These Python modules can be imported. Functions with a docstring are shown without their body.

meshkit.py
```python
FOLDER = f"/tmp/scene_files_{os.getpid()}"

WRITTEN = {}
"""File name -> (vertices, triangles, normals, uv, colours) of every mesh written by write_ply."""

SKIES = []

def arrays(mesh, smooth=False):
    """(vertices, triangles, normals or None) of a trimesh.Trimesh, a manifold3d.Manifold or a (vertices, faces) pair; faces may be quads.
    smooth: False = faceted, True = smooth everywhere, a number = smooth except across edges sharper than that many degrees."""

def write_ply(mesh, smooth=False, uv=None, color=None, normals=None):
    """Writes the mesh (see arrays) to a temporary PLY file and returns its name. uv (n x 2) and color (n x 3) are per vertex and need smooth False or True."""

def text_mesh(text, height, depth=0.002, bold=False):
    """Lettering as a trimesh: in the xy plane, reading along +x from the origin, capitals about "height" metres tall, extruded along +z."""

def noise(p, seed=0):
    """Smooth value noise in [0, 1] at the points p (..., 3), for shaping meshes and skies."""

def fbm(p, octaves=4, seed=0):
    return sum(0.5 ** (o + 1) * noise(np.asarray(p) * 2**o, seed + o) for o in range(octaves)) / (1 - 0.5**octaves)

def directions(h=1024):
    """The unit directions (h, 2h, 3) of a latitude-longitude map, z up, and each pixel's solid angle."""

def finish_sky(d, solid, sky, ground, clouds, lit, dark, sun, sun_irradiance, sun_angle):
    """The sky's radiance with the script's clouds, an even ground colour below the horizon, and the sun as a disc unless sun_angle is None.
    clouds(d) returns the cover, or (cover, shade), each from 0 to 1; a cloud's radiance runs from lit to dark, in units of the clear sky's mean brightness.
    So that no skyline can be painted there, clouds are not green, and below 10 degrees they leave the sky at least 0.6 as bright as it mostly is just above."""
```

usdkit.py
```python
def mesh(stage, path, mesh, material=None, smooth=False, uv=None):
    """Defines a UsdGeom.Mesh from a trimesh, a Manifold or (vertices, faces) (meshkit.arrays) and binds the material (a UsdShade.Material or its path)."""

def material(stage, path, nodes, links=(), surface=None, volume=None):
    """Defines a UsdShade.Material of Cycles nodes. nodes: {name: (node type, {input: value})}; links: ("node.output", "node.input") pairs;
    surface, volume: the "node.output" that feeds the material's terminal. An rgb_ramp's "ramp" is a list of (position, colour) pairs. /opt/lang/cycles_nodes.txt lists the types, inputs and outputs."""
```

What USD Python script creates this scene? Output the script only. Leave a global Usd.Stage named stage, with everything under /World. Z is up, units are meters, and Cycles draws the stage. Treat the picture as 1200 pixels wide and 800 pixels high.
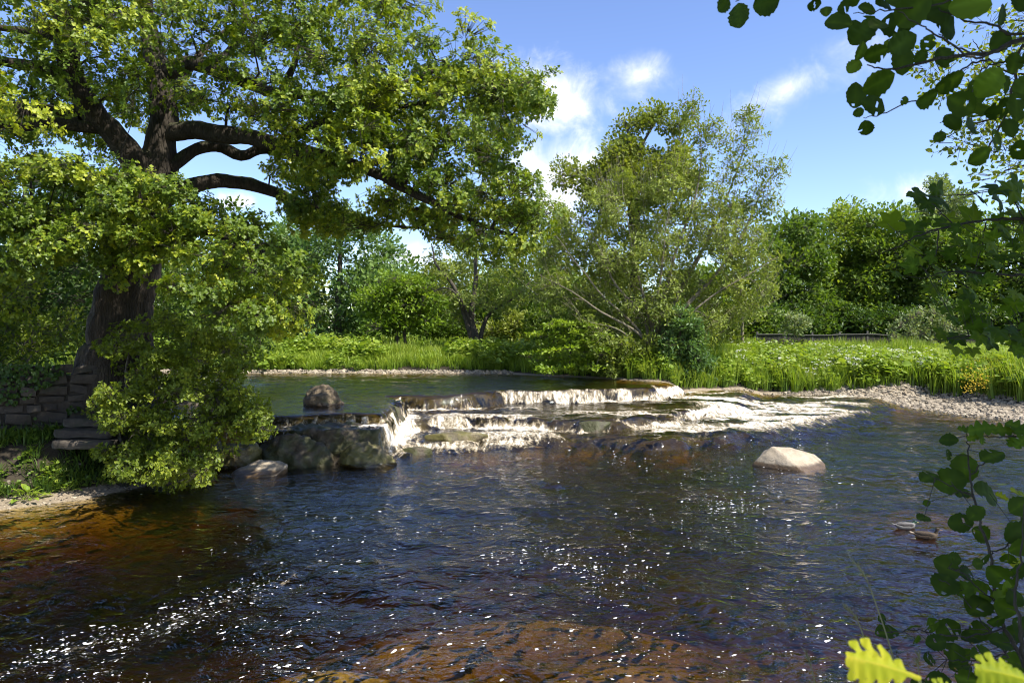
import math, sys
sys.path.insert(0, '/opt/lang')
import numpy as np, trimesh, shapely, manifold3d, usdkit
from meshkit import noise, fbm
from pxr import Usd, UsdGeom, UsdLux, UsdShade, Gf, Sdf, Vt

stage = Usd.Stage.CreateInMemory()
UsdGeom.SetStageUpAxis(stage, 'Z'); UsdGeom.SetStageMetersPerUnit(stage, 1.0)
UsdGeom.Xform.Define(stage, '/World'); UsdGeom.Scope.Define(stage, '/World/Looks')

# ---------------------------------------------------------------- camera, sky, sun, exposure
EYE = 3.5; F = 800.0; HY = 385.0
cam = UsdGeom.Camera.Define(stage, '/World/camera')
cam.CreateHorizontalApertureAttr(36.0); cam.CreateFocalLengthAttr(24.0); cam.CreateVerticalApertureOffsetAttr(-0.45)
cam.CreateFStopAttr(6.3); cam.CreateFocusDistanceAttr(16.0); cam.CreateExposureAttr(1.15)
_m = Gf.Matrix4d(); _m.SetLookAt(Gf.Vec3d(0, 0, EYE), Gf.Vec3d(0, 10, EYE), Gf.Vec3d(0, 0, 1)); cam.AddTransformOp().Set(_m.GetInverse())
SUN_EL = math.radians(52); SUN_AZ = math.atan2(0.84, -0.54)          # atan2(x, y) of the direction towards the sun
SUN = np.array([math.sin(SUN_AZ) * math.cos(SUN_EL), math.cos(SUN_AZ) * math.cos(SUN_EL), math.sin(SUN_EL)])
SKY_STRENGTH = 0.118; SUN_INTENSITY = 1.25


class NG:
    """A node graph written as calls: inputs that are 'node.output' strings of made nodes become links."""
    def __init__(self): self.nodes, self.links = {}, []
    def __call__(self, kind, out=None, **kw):
        name = f'{kind}_{len(self.nodes)}'; ins = {}
        for k, v in kw.items():
            if isinstance(v, str) and '.' in v and v.split('.')[0] in self.nodes: self.links.append((v, f'{name}.{k}'))
            else: ins[k] = v
        self.nodes[name] = (kind, ins)
        return f'{name}.{out}' if out else name
    def math(self, op, a, b=0.0, c=0.0, clamp=False): return self('math', 'value', math_type=op, value1=a, value2=b, value3=c, use_clamp=clamp)
    def ss(self, x, lo, hi): return self('map_range', 'result', range_type='smoothstep', value=x, from_min=lo, from_max=hi, to_min=0.0, to_max=1.0, clamp=True)
    def mat(self, name, surface=None, volume=None): return usdkit.material(stage, '/World/Looks/' + name, self.nodes, self.links, surface=surface, volume=volume)


def sky_material():
    g = NG()
    d = g('texture_coordinate', 'generated')
    sky = g('sky_texture', 'color', sky_type='single_scattering', sun_disc=False, sun_elevation=SUN_EL, sun_rotation=SUN_AZ, altitude=200.0, air_density=1.0, aerosol_density=0.25, ozone_density=3.0)
    sky = g('hsv', 'color', hue=0.512, saturation=1.06, value=1.0, fac=1.0, color=sky)
    s = g('separate_xyz', vector=d)
    y = g.math('maximum', s + '.y', 0.02)
    u = g.math('divide', s + '.x', y); v = g.math('divide', s + '.z', y)
    n1 = g('noise_texture', 'fac', vector=d, scale=7.0, detail=7.0, roughness=0.62)
    n2 = g('noise_texture', 'fac', vector=d, scale=19.0, detail=6.0, roughness=0.6, distortion=0.6)
    nn = g.math('add', g.math('multiply', n1, 0.62), g.math('multiply', n2, 0.38))
    cover = None

    def blob(px, py, ax, ay, ang, amp, thr):
        nonlocal cover
        u0, v0 = (px - 600) / F, (HY - py) / F
        ca, sa = math.cos(math.radians(ang)), math.sin(math.radians(ang))
        du, dv = g.math('subtract', u, u0), g.math('subtract', v, v0)
        a = g.math('multiply_add', du, ca / (ax / F), g.math('multiply', dv, sa / (ax / F)))
        b = g.math('multiply_add', dv, ca / (ay / F), g.math('multiply', du, -sa / (ay / F)))
        r = g.math('sqrt', g.math('add', g.math('multiply', a, a), g.math('multiply', b, b)))
        k = g.math('subtract', g.math('multiply_add', g.math('subtract', nn, 0.5), amp, 1.0), r)
        k = g.ss(k, thr[0], thr[1])
        cover = k if cover is None else g.math('maximum', cover, k)
    blob(640, 122, 88, 66, 0, 2.6, (0.0, 0.8)); blob(655, 205, 105, 70, -10, 2.4, (0.0, 0.8))
    blob(748, 88, 66, 30, 8, 3.4, (0.0, 1.6)); blob(925, 102, 95, 34, 30, 3.2, (0.0, 1.4)); blob(1000, 62, 90, 44, 25, 3.2, (0.0, 2.2))
    blob(1085, 222, 70, 26, 10, 3.4, (0.1, 1.6)); blob(275, 236, 40, 14, 0, 3.0, (0.0, 0.9)); blob(480, 300, 90, 24, 0, 3.0, (0.1, 1.2))
    # the same fair-weather cloud goes on over the rest of the sky
    zz = g.math('add', g.math('maximum', s + '.z', 0.0), 0.12)
    pl = g('combine_xyz', 'vector', x=g.math('divide', s + '.x', zz), y=g.math('divide', s + '.y', zz), z=3.7)
    n3 = g('noise_texture', 'fac', vector=pl, scale=0.9, detail=8.0, roughness=0.58)
    away = g.ss(g.math('multiply', s + '.y', -1.0), -0.35, 0.05)
    cover = g.math('maximum', cover, g.math('multiply', g.ss(n3, 0.55, 0.68), away))
    cover = g.math('multiply', cover, g.ss(s + '.z', 0.0, 0.06))
    shade = g.ss(n2, 0.35, 0.7)
    cl = g('mix_color', 'result', fac=shade, a=(4.2, 4.5, 5.1), b=(6.0, 6.0, 6.1))
    low = g.ss(s + '.z', -0.02, 0.0)
    col = g('mix_color', 'result', fac=g.math('multiply', cover, 0.93), a=sky, b=cl)
    col = g('mix_color', 'result', fac=low, a=(0.9, 1.0, 0.7), b=col)
    b = g('background_shader', 'background', color=col, strength=SKY_STRENGTH)
    return g.mat('sky_look', surface=b)


dome = UsdLux.DomeLight.Define(stage, '/World/sky'); UsdShade.MaterialBindingAPI.Apply(dome.GetPrim()).Bind(sky_material())
sun = UsdLux.DistantLight.Define(stage, '/World/sun')
sun.CreateNormalizeAttr(True); sun.CreateIntensityAttr(SUN_INTENSITY); sun.CreateAngleAttr(0.53); sun.CreateColorAttr(Gf.Vec3f(1.0, 0.955, 0.88))
_m = Gf.Matrix4d(); _m.SetLookAt(Gf.Vec3d(*SUN), Gf.Vec3d(0, 0, 0), Gf.Vec3d(0, 0, 1)); sun.AddTransformOp().Set(_m.GetInverse())


# ---------------------------------------------------------------- helpers
def P(px, py, d): return np.array([(px - 600) / F * d, d, EYE + (HY - py) / F * d])
def G(px, py, z=0.0):
    d = (EYE - z) * F / (py - HY)
    return np.array([(px - 600) / F * d, d, z])
def PL(pts): return np.array([P(*p[:3]) for p in pts])
def unit(a): return a / np.maximum(np.linalg.norm(a, axis=-1, keepdims=True), 1e-9)
def sstep(x, a, b):
    t = np.clip((x - a) / (b - a), 0, 1); return t * t * (3 - 2 * t)


used = {}
def numbered(parent, name):
    k = (parent, name); n = used.get(k, 0); used[k] = n + 1
    return f'{parent}/{name}' if n == 0 else f'{parent}/{name}_{n:03d}'
GROUPS = {'woodland_tree': 'trees of the wood behind the far bank', 'distant_tree': 'distant trees that close the horizon', 'thicket_bush': 'bushes under the far trees', 'shade_tree': 'shaded trees behind the oak', 'boulder': 'boulders in the river', 'mossy_boulder': 'mossy boulders along the wet ledge', 'wet_ledge': 'wet rock ledges of the falls',
          'flat_rock': 'low flat rocks in the falls', 'bank_plant': 'plants on the left bank', 'grass_stalk': 'grass stalks of the near bank', 'mallard': 'ducks on the river', 'oak_shoot': 'blurred young leaves close by', 'sunlit_leaf_spray': 'small sunlit lime leaves at the right edge'}


def tag(prim, label=None, cat=None, group=None, kind=None):
    p = prim.GetPrim() if hasattr(prim, 'GetPrim') else prim
    if cat and not group: group = GROUPS.get(p.GetName().rstrip('0123456789').rstrip('_'))
    for k, v in (('label', label), ('category', cat), ('group', group), ('kind', kind)):
        if v: p.SetCustomDataByKey(k, v)
    return p
def thing(name, label, cat, loc=(0, 0, 0), group=None, kind=None):
    x = UsdGeom.Xform.Define(stage, numbered('/World', name))
    if any(loc): x.AddTranslateOp().Set(Gf.Vec3d(*map(float, loc)))
    tag(x, label, cat, group, kind); x.loc = np.array(loc, float)
    return x


class Acc:
    """Collects vertices, triangles and a per-vertex tint; put() makes them ONE mesh."""
    def __init__(self): self.v, self.f, self.t, self.n = [], [], [], 0
    def add(self, v, f, tint=0.5):
        v = np.asarray(v, float).reshape(-1, 3)
        self.v.append(v); self.f.append(np.asarray(f, int).reshape(-1, 3) + self.n)
        self.t.append(np.broadcast_to(np.asarray(tint, float), (len(v),))); self.n += len(v)
    def put(self, name, material, parent=None, smooth=False, kind=None, label=None, cat=None, group=None):
        loc = getattr(parent, 'loc', np.zeros(3))
        path = numbered(str(parent.GetPath()) if parent is not None else '/World', name)
        v, f = np.vstack(self.v) - loc, np.vstack(self.f)
        m = usdkit.mesh(stage, path, trimesh.Trimesh(v, f, process=False), material, smooth=smooth)
        UsdGeom.PrimvarsAPI(m).CreatePrimvar('tint', Sdf.ValueTypeNames.FloatArray, 'vertex').Set(Vt.FloatArray.FromNumpy(np.concatenate(self.t).astype(np.float32)))
        tag(m, label, cat, group, kind)
        return m


def put_mesh(mesh, name, material, parent=None, smooth=False, tint=0.5, **kw):
    a = Acc(); a.add(mesh.vertices, mesh.faces, tint); return a.put(name, material, parent, smooth, **kw)


def spline(pts, n):
    """Catmull-Rom through the rows of pts (any number of columns), n samples."""
    p = np.asarray(pts, float); q = np.vstack([2 * p[0] - p[1], p, 2 * p[-1] - p[-2]])
    t = np.linspace(0, len(p) - 1 - 1e-9, n); i = t.astype(int); t = (t - i)[:, None]
    a, b, c, d = q[i], q[i + 1], q[i + 2], q[i + 3]
    return 0.5 * (2 * b + (c - a) * t + (2 * a - 5 * b + 4 * c - d) * t**2 + (3 * b - a - 3 * c + d) * t**3)


def tube(p, r, sides=6):
    p = np.asarray(p, float); r = np.broadcast_to(np.asarray(r, float), (len(p),))
    t = unit(np.gradient(p, axis=0)); ref = np.array([0.31, 0.17, 0.93]) if abs(t[0] @ [0.31, 0.17, 0.93]) < 0.85 else np.array([0.9, 0.3, 0.1])
    a = unit(np.cross(t, ref)); b = np.cross(t, a); ang = np.arange(sides) * 2 * np.pi / sides
    v = p[:, None] + r[:, None, None] * (np.cos(ang)[None, :, None] * a[:, None] + np.sin(ang)[None, :, None] * b[:, None])
    i, j = np.meshgrid(np.arange(len(p) - 1), np.arange(sides), indexing='ij')
    q = np.stack([i * sides + j, i * sides + (j + 1) % sides, (i + 1) * sides + (j + 1) % sides, (i + 1) * sides + j], -1).reshape(-1, 4)
    return v.reshape(-1, 3), np.vstack([q[:, [0, 1, 2]], q[:, [0, 2, 3]]])


def sticks(a, b, ra, rb, acc, tint=0.5):
    """Many thin three-sided tapered twigs from points a to points b."""
    n = len(a)
    if not n: return
    t = unit(b - a); s = unit(np.cross(t, np.where(np.abs(t[:, 2:]) < 0.9, [[0, 0, 1.0]], [[1.0, 0, 0]]))); w = np.cross(t, s)
    v = np.zeros((n, 6, 3))
    for k in range(3):
        c, d = math.cos(k * 2.0944), math.sin(k * 2.0944); o = c * s + d * w
        v[:, k] = a + o * np.asarray(ra).reshape(-1, 1); v[:, k + 3] = b + o * np.asarray(rb).reshape(-1, 1)
    f = np.array([[0, 1, 4], [0, 4, 3], [1, 2, 5], [1, 5, 4], [2, 0, 3], [2, 3, 5]])
    acc.add(v.reshape(-1, 3), (np.arange(n)[:, None, None] * 6 + f[None]).reshape(-1, 3), tint)


# leaf templates: (u along the leaf, v across, w up), triangles; folded along the midrib
def T_oval(w=0.5, fold=0.12, bend=-0.10):
    v = [(0, 0, 0), (0.35, -w / 2, fold), (0.72, -w * 0.44, fold + bend * .5), (1, 0, bend), (0.72, w * 0.44, fold + bend * .5), (0.35, w / 2, fold), (0.5, 0, 0)]
    f = [(0, 1, 6), (1, 2, 6), (2, 3, 6), (3, 4, 6), (4, 5, 6), (5, 0, 6)]
    return np.array(v, float), np.array(f)
def T_quad(w=0.6, fold=0.10):
    return np.array([(0, 0, 0), (0.55, -w / 2, fold), (1, 0, -0.05), (0.55, w / 2, fold)], float), np.array([(0, 1, 2), (0, 2, 3)])
def T_oak():
    rows = [(0.0, 0.03), (0.18, 0.10), (0.34, 0.27), (0.46, 0.14), (0.64, 0.33), (0.76, 0.18), (0.9, 0.24), (1.0, 0.05)]
    v, f = [], []
    for u, w in rows: v += [(u, -w, w * .3 - u * u * .12), (u, 0, -u * u * .12), (u, w, w * .3 - u * u * .12)]
    for i in range(len(rows) - 1):
        a = 3 * i
        f += [(a, a + 3, a + 4), (a, a + 4, a + 1), (a + 1, a + 4, a + 5), (a + 1, a + 5, a + 2)]
    return np.array(v, float), np.array(f)
def T_oak_lo():
    v = [(0, 0, 0), (0.38, -0.26, .08), (0.5, -0.13, .03), (0.68, -0.33, .04), (1, 0, -.14), (0.68, 0.33, .04), (0.5, 0.13, .03), (0.38, 0.26, .08), (.5, 0, 0)]
    f = [(0, 1, 8), (8, 3, 4), (4, 5, 8), (8, 7, 0)]
    return np.array(v, float), np.array(f)


def leaves(acc, c, d, n, size, tpl, tint):
    """Leaves with their base at c, along d, upper side towards n."""
    V, T = tpl; m = len(c)
    if not m: return
    d = unit(d); n = unit(n - (n * d).sum(1, keepdims=True) * d); s = np.cross(n, d); z = np.asarray(size, float).reshape(-1, 1, 1)
    z = np.broadcast_to(z, (m, 1, 1))
    v = c[:, None] + z * (V[None, :, 0:1] * d[:, None] + V[None, :, 1:2] * s[:, None] + V[None, :, 2:3] * n[:, None])
    acc.add(v.reshape(-1, 3), (np.arange(m)[:, None, None] * len(V) + T[None]).reshape(-1, 3), np.repeat(np.broadcast_to(tint, (m,)), len(V)))


def rosettes(acc, rng, tips, dirs, k, size, tpl, tint, spread=(35, 85), upbias=0.6):
    """k leaves round each twig tip."""
    m = len(tips); dirs = unit(dirs)
    a = unit(np.cross(dirs, rng.normal(size=(m, 3)))); b = np.cross(dirs, a)
    for j in range(k):
        th = 2 * np.pi * (j / k) + rng.uniform(-.5, .5, m); an = np.radians(rng.uniform(*spread, m))
        rad = np.cos(th)[:, None] * a + np.sin(th)[:, None] * b
        d = np.cos(an)[:, None] * dirs + np.sin(an)[:, None] * rad
        d[:, 2] -= 0.12
        nn = dirs * np.sin(an)[:, None] - rad * np.cos(an)[:, None] * .5 + np.array([0, 0, upbias])
        leaves(acc, tips + d * 0.01, d, nn, size * rng.uniform(.5, 1.3, m), tpl, np.clip(tint + rng.normal(0, .13, m), 0, 1))


def grow(rng, nodes, radii, targets, wood, tip_r=0.012, k_r=0.011, wander=0.12, step=0.35, sides=5, up=0.25, maxr=0.6, min_len=0.0):
    """Grows one branch to each target from the nearest wood already there. Returns the branch's last direction at each target."""
    nodes, radii = [np.asarray(nodes, float)], [np.asarray(radii, float)]
    targets = np.asarray(targets, float)
    order = np.argsort(np.linalg.norm(targets[:, None] - nodes[0][None], axis=2).min(1))
    dirs = np.zeros_like(targets)
    N = np.vstack(nodes); R = np.concatenate(radii)
    for i in order:
        c = targets[i]; dv = c - N; L = np.linalg.norm(dv, axis=1)
        cost = L + 0.7 * np.maximum(0, N[:, 2] - c[2]) + 0.25 * np.maximum(0, 0.03 - R) / 0.03
        j = int(np.argmin(cost)); p0 = N[j]; l = max(L[j], 1e-3); dr = dv[j] / l
        m = max(3, int(l / step) + 2)
        side = rng.normal(size=3) * wander * l
        ctrl = np.array([p0, p0 + dv[j] * .35 + side + [0, 0, up * l * .4], p0 + dv[j] * .7 + side * .6 + rng.normal(size=3) * wander * l * .5 + [0, 0, up * l * .35], c])
        pts = spline(ctrl, m); r0 = min(R[j] * maxr, tip_r + k_r * l * 1.6 + .006); r = np.linspace(max(r0, tip_r), tip_r * .7, m)
        wood.add(*tube(pts, r, sides), 0.4 + .2 * rng.random())
        dirs[i] = unit(pts[-1] - pts[-2]); N = np.vstack([N, pts[1:]]); R = np.concatenate([R, r[1:]])
    return dirs


def clump_tips(rng, centres, dirs, radius, n, flat=0.7, fill=1.0):
    """n twig tips round each clump centre: (where the twig starts, its tip, its direction, index of its clump)."""
    m = len(centres); idx = np.repeat(np.arange(m), n); k = len(idx)
    o = unit(rng.normal(size=(k, 3))) * (rng.random(k) ** (1 / 2.4 * fill))[:, None]
    o[:, 2] *= flat
    rr = np.broadcast_to(radius, (m,))[idx][:, None]
    tip = centres[idx] + o * rr
    start = centres[idx] + o * rr * .35 - dirs[idx] * rr * .35
    return start, tip, unit(unit(tip - start) + np.array([0, 0, .35]) + rng.normal(0, .25, (k, 3))), idx


def in_poly(poly, x, y): return shapely.contains_xy(shapely.Polygon(poly), x, y)
def sample_px(rng, poly, n, dr, holes=(), sep=0.0):
    """World points sampled over a region of the view at depths dr, thinned so that they keep sep metres apart."""
    poly = np.array(poly, float); out = np.zeros((0, 3)); tries = 0
    while len(out) < n and tries < n * 60:
        tries += 1
        x, y = rng.uniform(poly[:, 0].min(), poly[:, 0].max()), rng.uniform(poly[:, 1].min(), poly[:, 1].max())
        if not in_poly(poly, x, y) or any(((x - h[0]) / h[2]) ** 2 + ((y - h[1]) / h[3]) ** 2 < 1 for h in holes): continue
        p = P(x, y, rng.uniform(*dr))
        if sep and len(out) and np.linalg.norm(out - p, axis=1).min() < sep: continue
        out = np.vstack([out, p])
    return out


# ---------------------------------------------------------------- materials
def leaf_mat(name, dark, mid, light, transl=0.35, rough=0.5, warm=(1.25, 1.25, 0.55), spec=0.4):
    g = NG()
    t = g('attribute', 'fac', attribute='tint')
    pos = g('geometry', 'position')
    n = g('noise_texture', 'fac', vector=pos, scale=0.9, detail=3.0)
    r = g.math('multiply', g.math('subtract', g('object_info', 'random'), .5), .30)
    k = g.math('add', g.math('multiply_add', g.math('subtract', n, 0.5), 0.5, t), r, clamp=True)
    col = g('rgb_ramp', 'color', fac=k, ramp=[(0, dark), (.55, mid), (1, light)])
    p = g('principled_bsdf', 'BSDF', base_color=col, roughness=rough, specular_ior_level=spec)
    tc = g('mix_color', 'result', blend_type='multiply', fac=1.0, a=col, b=warm, use_clamp_result=False)
    tr = g('translucent_bsdf', 'BSDF', color=tc)
    return g.mat(name, surface=g('mix_closure', 'closure', fac=transl, closure1=p, closure2=tr))


def bark_mat(name, a, b, moss=(0.06, 0.075, 0.02), moss_amt=0.5, scale=9.0, bump=0.03):
    g = NG()
    pos = g('geometry', 'position'); nrm = g('separate_xyz', vector=g('geometry', 'normal'))
    mp = g('mapping', 'vector', vector=pos, scale=(1.0, 1.0, 0.22))
    n = g('noise_texture', 'fac', vector=mp, scale=scale, detail=6.0, roughness=0.65, distortion=0.8)
    n2 = g('noise_texture', 'fac', vector=pos, scale=2.3, detail=4.0)
    vo = g('voronoi_texture', 'distance', vector=mp, scale=scale * 1.6, feature='distance_to_edge')
    col = g('rgb_ramp', 'color', fac=n, ramp=[(.25, a), (.75, b)])
    up = g.math('multiply', g.ss(g.math('multiply_add', nrm + '.z', .5, n2), .62, .95), moss_amt)
    col = g('mix_color', 'result', fac=up, a=col, b=moss)
    h = g.math('multiply_add', g.ss(vo, 0.0, .18), .6, n)
    bm = g('bump', 'normal', height=h, strength=1.0, distance=bump)
    return g.mat(name, surface=g('principled_bsdf', 'BSDF', base_color=col, roughness=.9, specular_ior_level=.25, normal=bm))


def rock_mat(name, a, b, moss=(0.05, 0.065, 0.015), moss_lo=.6, moss_amt=.7, wet=0.0, rough=.85, scale=3.0, bump=.04, waterline=None):
    g = NG()
    pos = g('geometry', 'position'); nz = g('separate_xyz', vector=g('geometry', 'normal')); pz = g('separate_xyz', vector=pos)
    n = g('noise_texture', 'fac', vector=pos, scale=scale, detail=8.0, roughness=.68)
    n2 = g('noise_texture', 'fac', vector=pos, scale=scale * 7, detail=5.0, roughness=.7)
    ms = g('noise_texture', 'fac', vector=pos, scale=1.9, detail=6.0, roughness=.65, w=3.0)
    col = g('rgb_ramp', 'color', fac=g.math('multiply_add', g.math('subtract', n2, .5), .5, n), ramp=[(.28, a), (.7, b)])
    col = g('mix_color', 'result', fac=g.math('multiply', g.ss(ms, moss_lo - .1, moss_lo + .06), moss_amt), a=col, b=moss)
    ro = rough
    if waterline is not None:                                   # the stone is wet and stained up to a little above the water
        k = g.math('subtract', 1.0, g.ss(g.math('multiply_add', g.math('subtract', n, .5), .12, pz + '.z'), waterline + .02, waterline + .10))
        col = g('mix_color', 'result', blend_type='multiply', fac=k, a=col, b=(.32, .25, .17))
        ro = g.math('multiply_add', k, -.5, rough)
    h = g.math('multiply_add', n2, .35, n)
    bm = g('bump', 'normal', height=h, strength=1.0, distance=bump)
    return g.mat(name, surface=g('principled_bsdf', 'BSDF', base_color=col, roughness=ro, specular_ior_level=.5, normal=bm))


def plain_mat(name, col, rough=.6, var=.25, scale=6.0, spec=.4):
    g = NG()
    n = g('noise_texture', 'fac', vector=g('geometry', 'position'), scale=scale, detail=4.0)
    c = g('rgb_ramp', 'color', fac=n, ramp=[(.3, tuple(x * (1 - var) for x in col)), (.7, tuple(min(1, x * (1 + var)) for x in col))])
    return g.mat(name, surface=g('principled_bsdf', 'BSDF', base_color=c, roughness=rough, specular_ior_level=spec))


M = {}
M['oak_leaf'] = leaf_mat('oak_leaf_look', (.024, .052, .005), (.125, .19, .010), (.36, .39, .022), .40)
M['shrub_leaf'] = leaf_mat('shrub_leaf_look', (.05, .09, .008), (.17, .22, .014), (.35, .37, .03), .46)
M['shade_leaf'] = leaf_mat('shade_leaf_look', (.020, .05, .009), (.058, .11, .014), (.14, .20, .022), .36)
M['blue_leaf'] = leaf_mat('bluish_leaf_look', (.034, .075, .020), (.09, .165, .040), (.18, .265, .06), .38)
M['lime_leaf'] = leaf_mat('lime_leaf_look', (.07, .13, .010), (.17, .26, .018), (.28, .36, .03), .44)
M['alder_far'] = leaf_mat('olive_leaf_look', (.06, .09, .012), (.155, .195, .024), (.27, .295, .045), .4)
M['willow_leaf'] = leaf_mat('willow_leaf_look', (.085, .125, .018), (.185, .235, .034), (.30, .335, .065), .42)
M['wood_leaf'] = leaf_mat('woodland_leaf_look', (.032, .07, .009), (.115, .185, .018), (.24, .30, .036), .42)
M['pale_leaf'] = leaf_mat('pale_leaf_look', (.08, .12, .04), (.16, .21, .075), (.26, .30, .13), .36)
M['herb'] = leaf_mat('herb_look', (.09, .16, .016), (.18, .27, .026), (.31, .36, .05), .42)
M['fg_leaf'] = leaf_mat('alder_leaf_look', (.026, .05, .006), (.05, .085, .008), (.11, .17, .012), .5, rough=.6, spec=.15)
M['fg_maple'] = leaf_mat('maple_leaf_look', (.036, .070, .007), (.075, .13, .010), (.15, .21, .016), .48, rough=.6, spec=.15)
M['yellow_leaf'] = leaf_mat('young_leaf_look', (.12, .19, .010), (.34, .36, .015), (.50, .42, .03), .5, rough=.65, spec=.2, warm=(1.15, 1.15, .5))
M['oak_bark'] = bark_mat('oak_bark_look', (.014, .011, .008), (.065, .052, .037), moss_amt=.45)
M['grey_bark'] = bark_mat('grey_bark_look', (.04, .034, .025), (.14, .12, .09), moss_amt=.3, scale=14)
M['pale_twig'] = bark_mat('pale_twig_look', (.13, .11, .07), (.30, .26, .18), moss_amt=.15, scale=20)
M['twig'] = bark_mat('dark_twig_look', (.018, .014, .011), (.055, .045, .036), moss_amt=.0, scale=60, bump=.002)
M['green_stem'] = plain_mat('green_stem_look', (.16, .17, .05))
M['dry_stem'] = plain_mat('dry_stem_look', (.16, .14, .07))
M['petal_white'] = plain_mat('white_petal_look', (.72, .72, .66), .7, .1)
M['petal_yellow'] = plain_mat('yellow_petal_look', (.62, .42, .02), .6, .12)
M['pale_rock'] = rock_mat('pale_boulder_look', (.20, .16, .105), (.36, .30, .215), moss_lo=.66, moss_amt=.35, waterline=0.05, scale=2.2)
M['dark_rock'] = rock_mat('dark_boulder_look', (.022, .016, .010), (.19, .14, .08), moss_lo=.62, moss_amt=.5, waterline=1.1, scale=3.2, bump=.09)
M['ledge_rock'] = rock_mat('wet_ledge_look', (.012, .010, .007), (.080, .058, .030), moss=(.04, .045, .007), moss_lo=.5, moss_amt=.8, rough=.6, scale=2.6, bump=.07)
M['moss_rock'] = rock_mat('mossy_boulder_look', (.03, .024, .012), (.16, .125, .06), moss=(.10, .09, .014), moss_lo=.5, moss_amt=.8, rough=.55, scale=3.0, bump=.05, waterline=0.02)
M['wall_stone'] = rock_mat('wall_stone_look', (.014, .011, .008), (.07, .056, .04), moss=(.018, .024, .006), moss_lo=.58, moss_amt=.6, scale=3.4, bump=.03)
M['gravel'] = rock_mat('gravel_stone_look', (.15, .12, .08), (.36, .305, .22), moss_lo=.95, scale=5.0, bump=.01)

# ---------------------------------------------------------------- the river: plan, levels, bed, banks
RIVER = np.array([(-60, -8), (-22, 5.5), (-14, 10.6), (-9.9, 13.2), (-8.75, 14), (-8.2, 15), (-7.6, 16.8), (-7.6, 18.6), (-8.8, 20.5), (-12, 24), (-20, 28), (-40, 33), (-75, 36), (-75, 50), (-40, 42.5),
                  (-20, 37.6), (-12.8, 36.9), (-6, 36.9), (-.5, 36.4), (1, 35.2), (3, 34.0), (5, 32.4), (6.3, 31.2), (7.2, 30.9), (10.4, 32.6), (13, 33.6), (16, 32.9), (18, 29.7), (19.0, 26.8), (19.3, 24.6), (20, 20), (17, 13.5), (11, 7.8), (6, 4.7), (0, 4.1), (-8, 3.4), (-20, -3), (-60, -24)], float)
POLY_U = [(-90, 18.2), (-7.5, 18.2), (-6.5, 18.7), (-5.4, 19.1), (-4.4, 19.35), (-3.75, 19.4), (-3.7, 20.6), (-4.0, 22.6), (-4.36, 24.5), (-2.46, 24.7), (-1.2, 25.6), (-.33, 26.6), (1.67, 26.6), (4.1, 27.3), (5.6, 28.1), (6.7, 30.2), (7.1, 32.5), (12, 48), (90, 60), (90, 100), (-90, 100)]
POLY_R = [(-7.8, 17.75), (-6.4, 17.85), (-5.0, 17.95), (-3.75, 18.05), (-3.45, 18.5), (-3.5, 20.2), (-8, 20.5)]
POLY_M1 = [(-3.9, 20.9), (-3.2, 21.6), (-2.2, 22.3), (0, 22.3), (2.2, 21.9), (3.9, 22.4), (5.2, 23.3), (6.1, 24.6), (7.2, 25.6), (8.4, 27.2), (9.6, 29.5), (11, 34), (11, 60), (-4, 60)]
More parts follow.
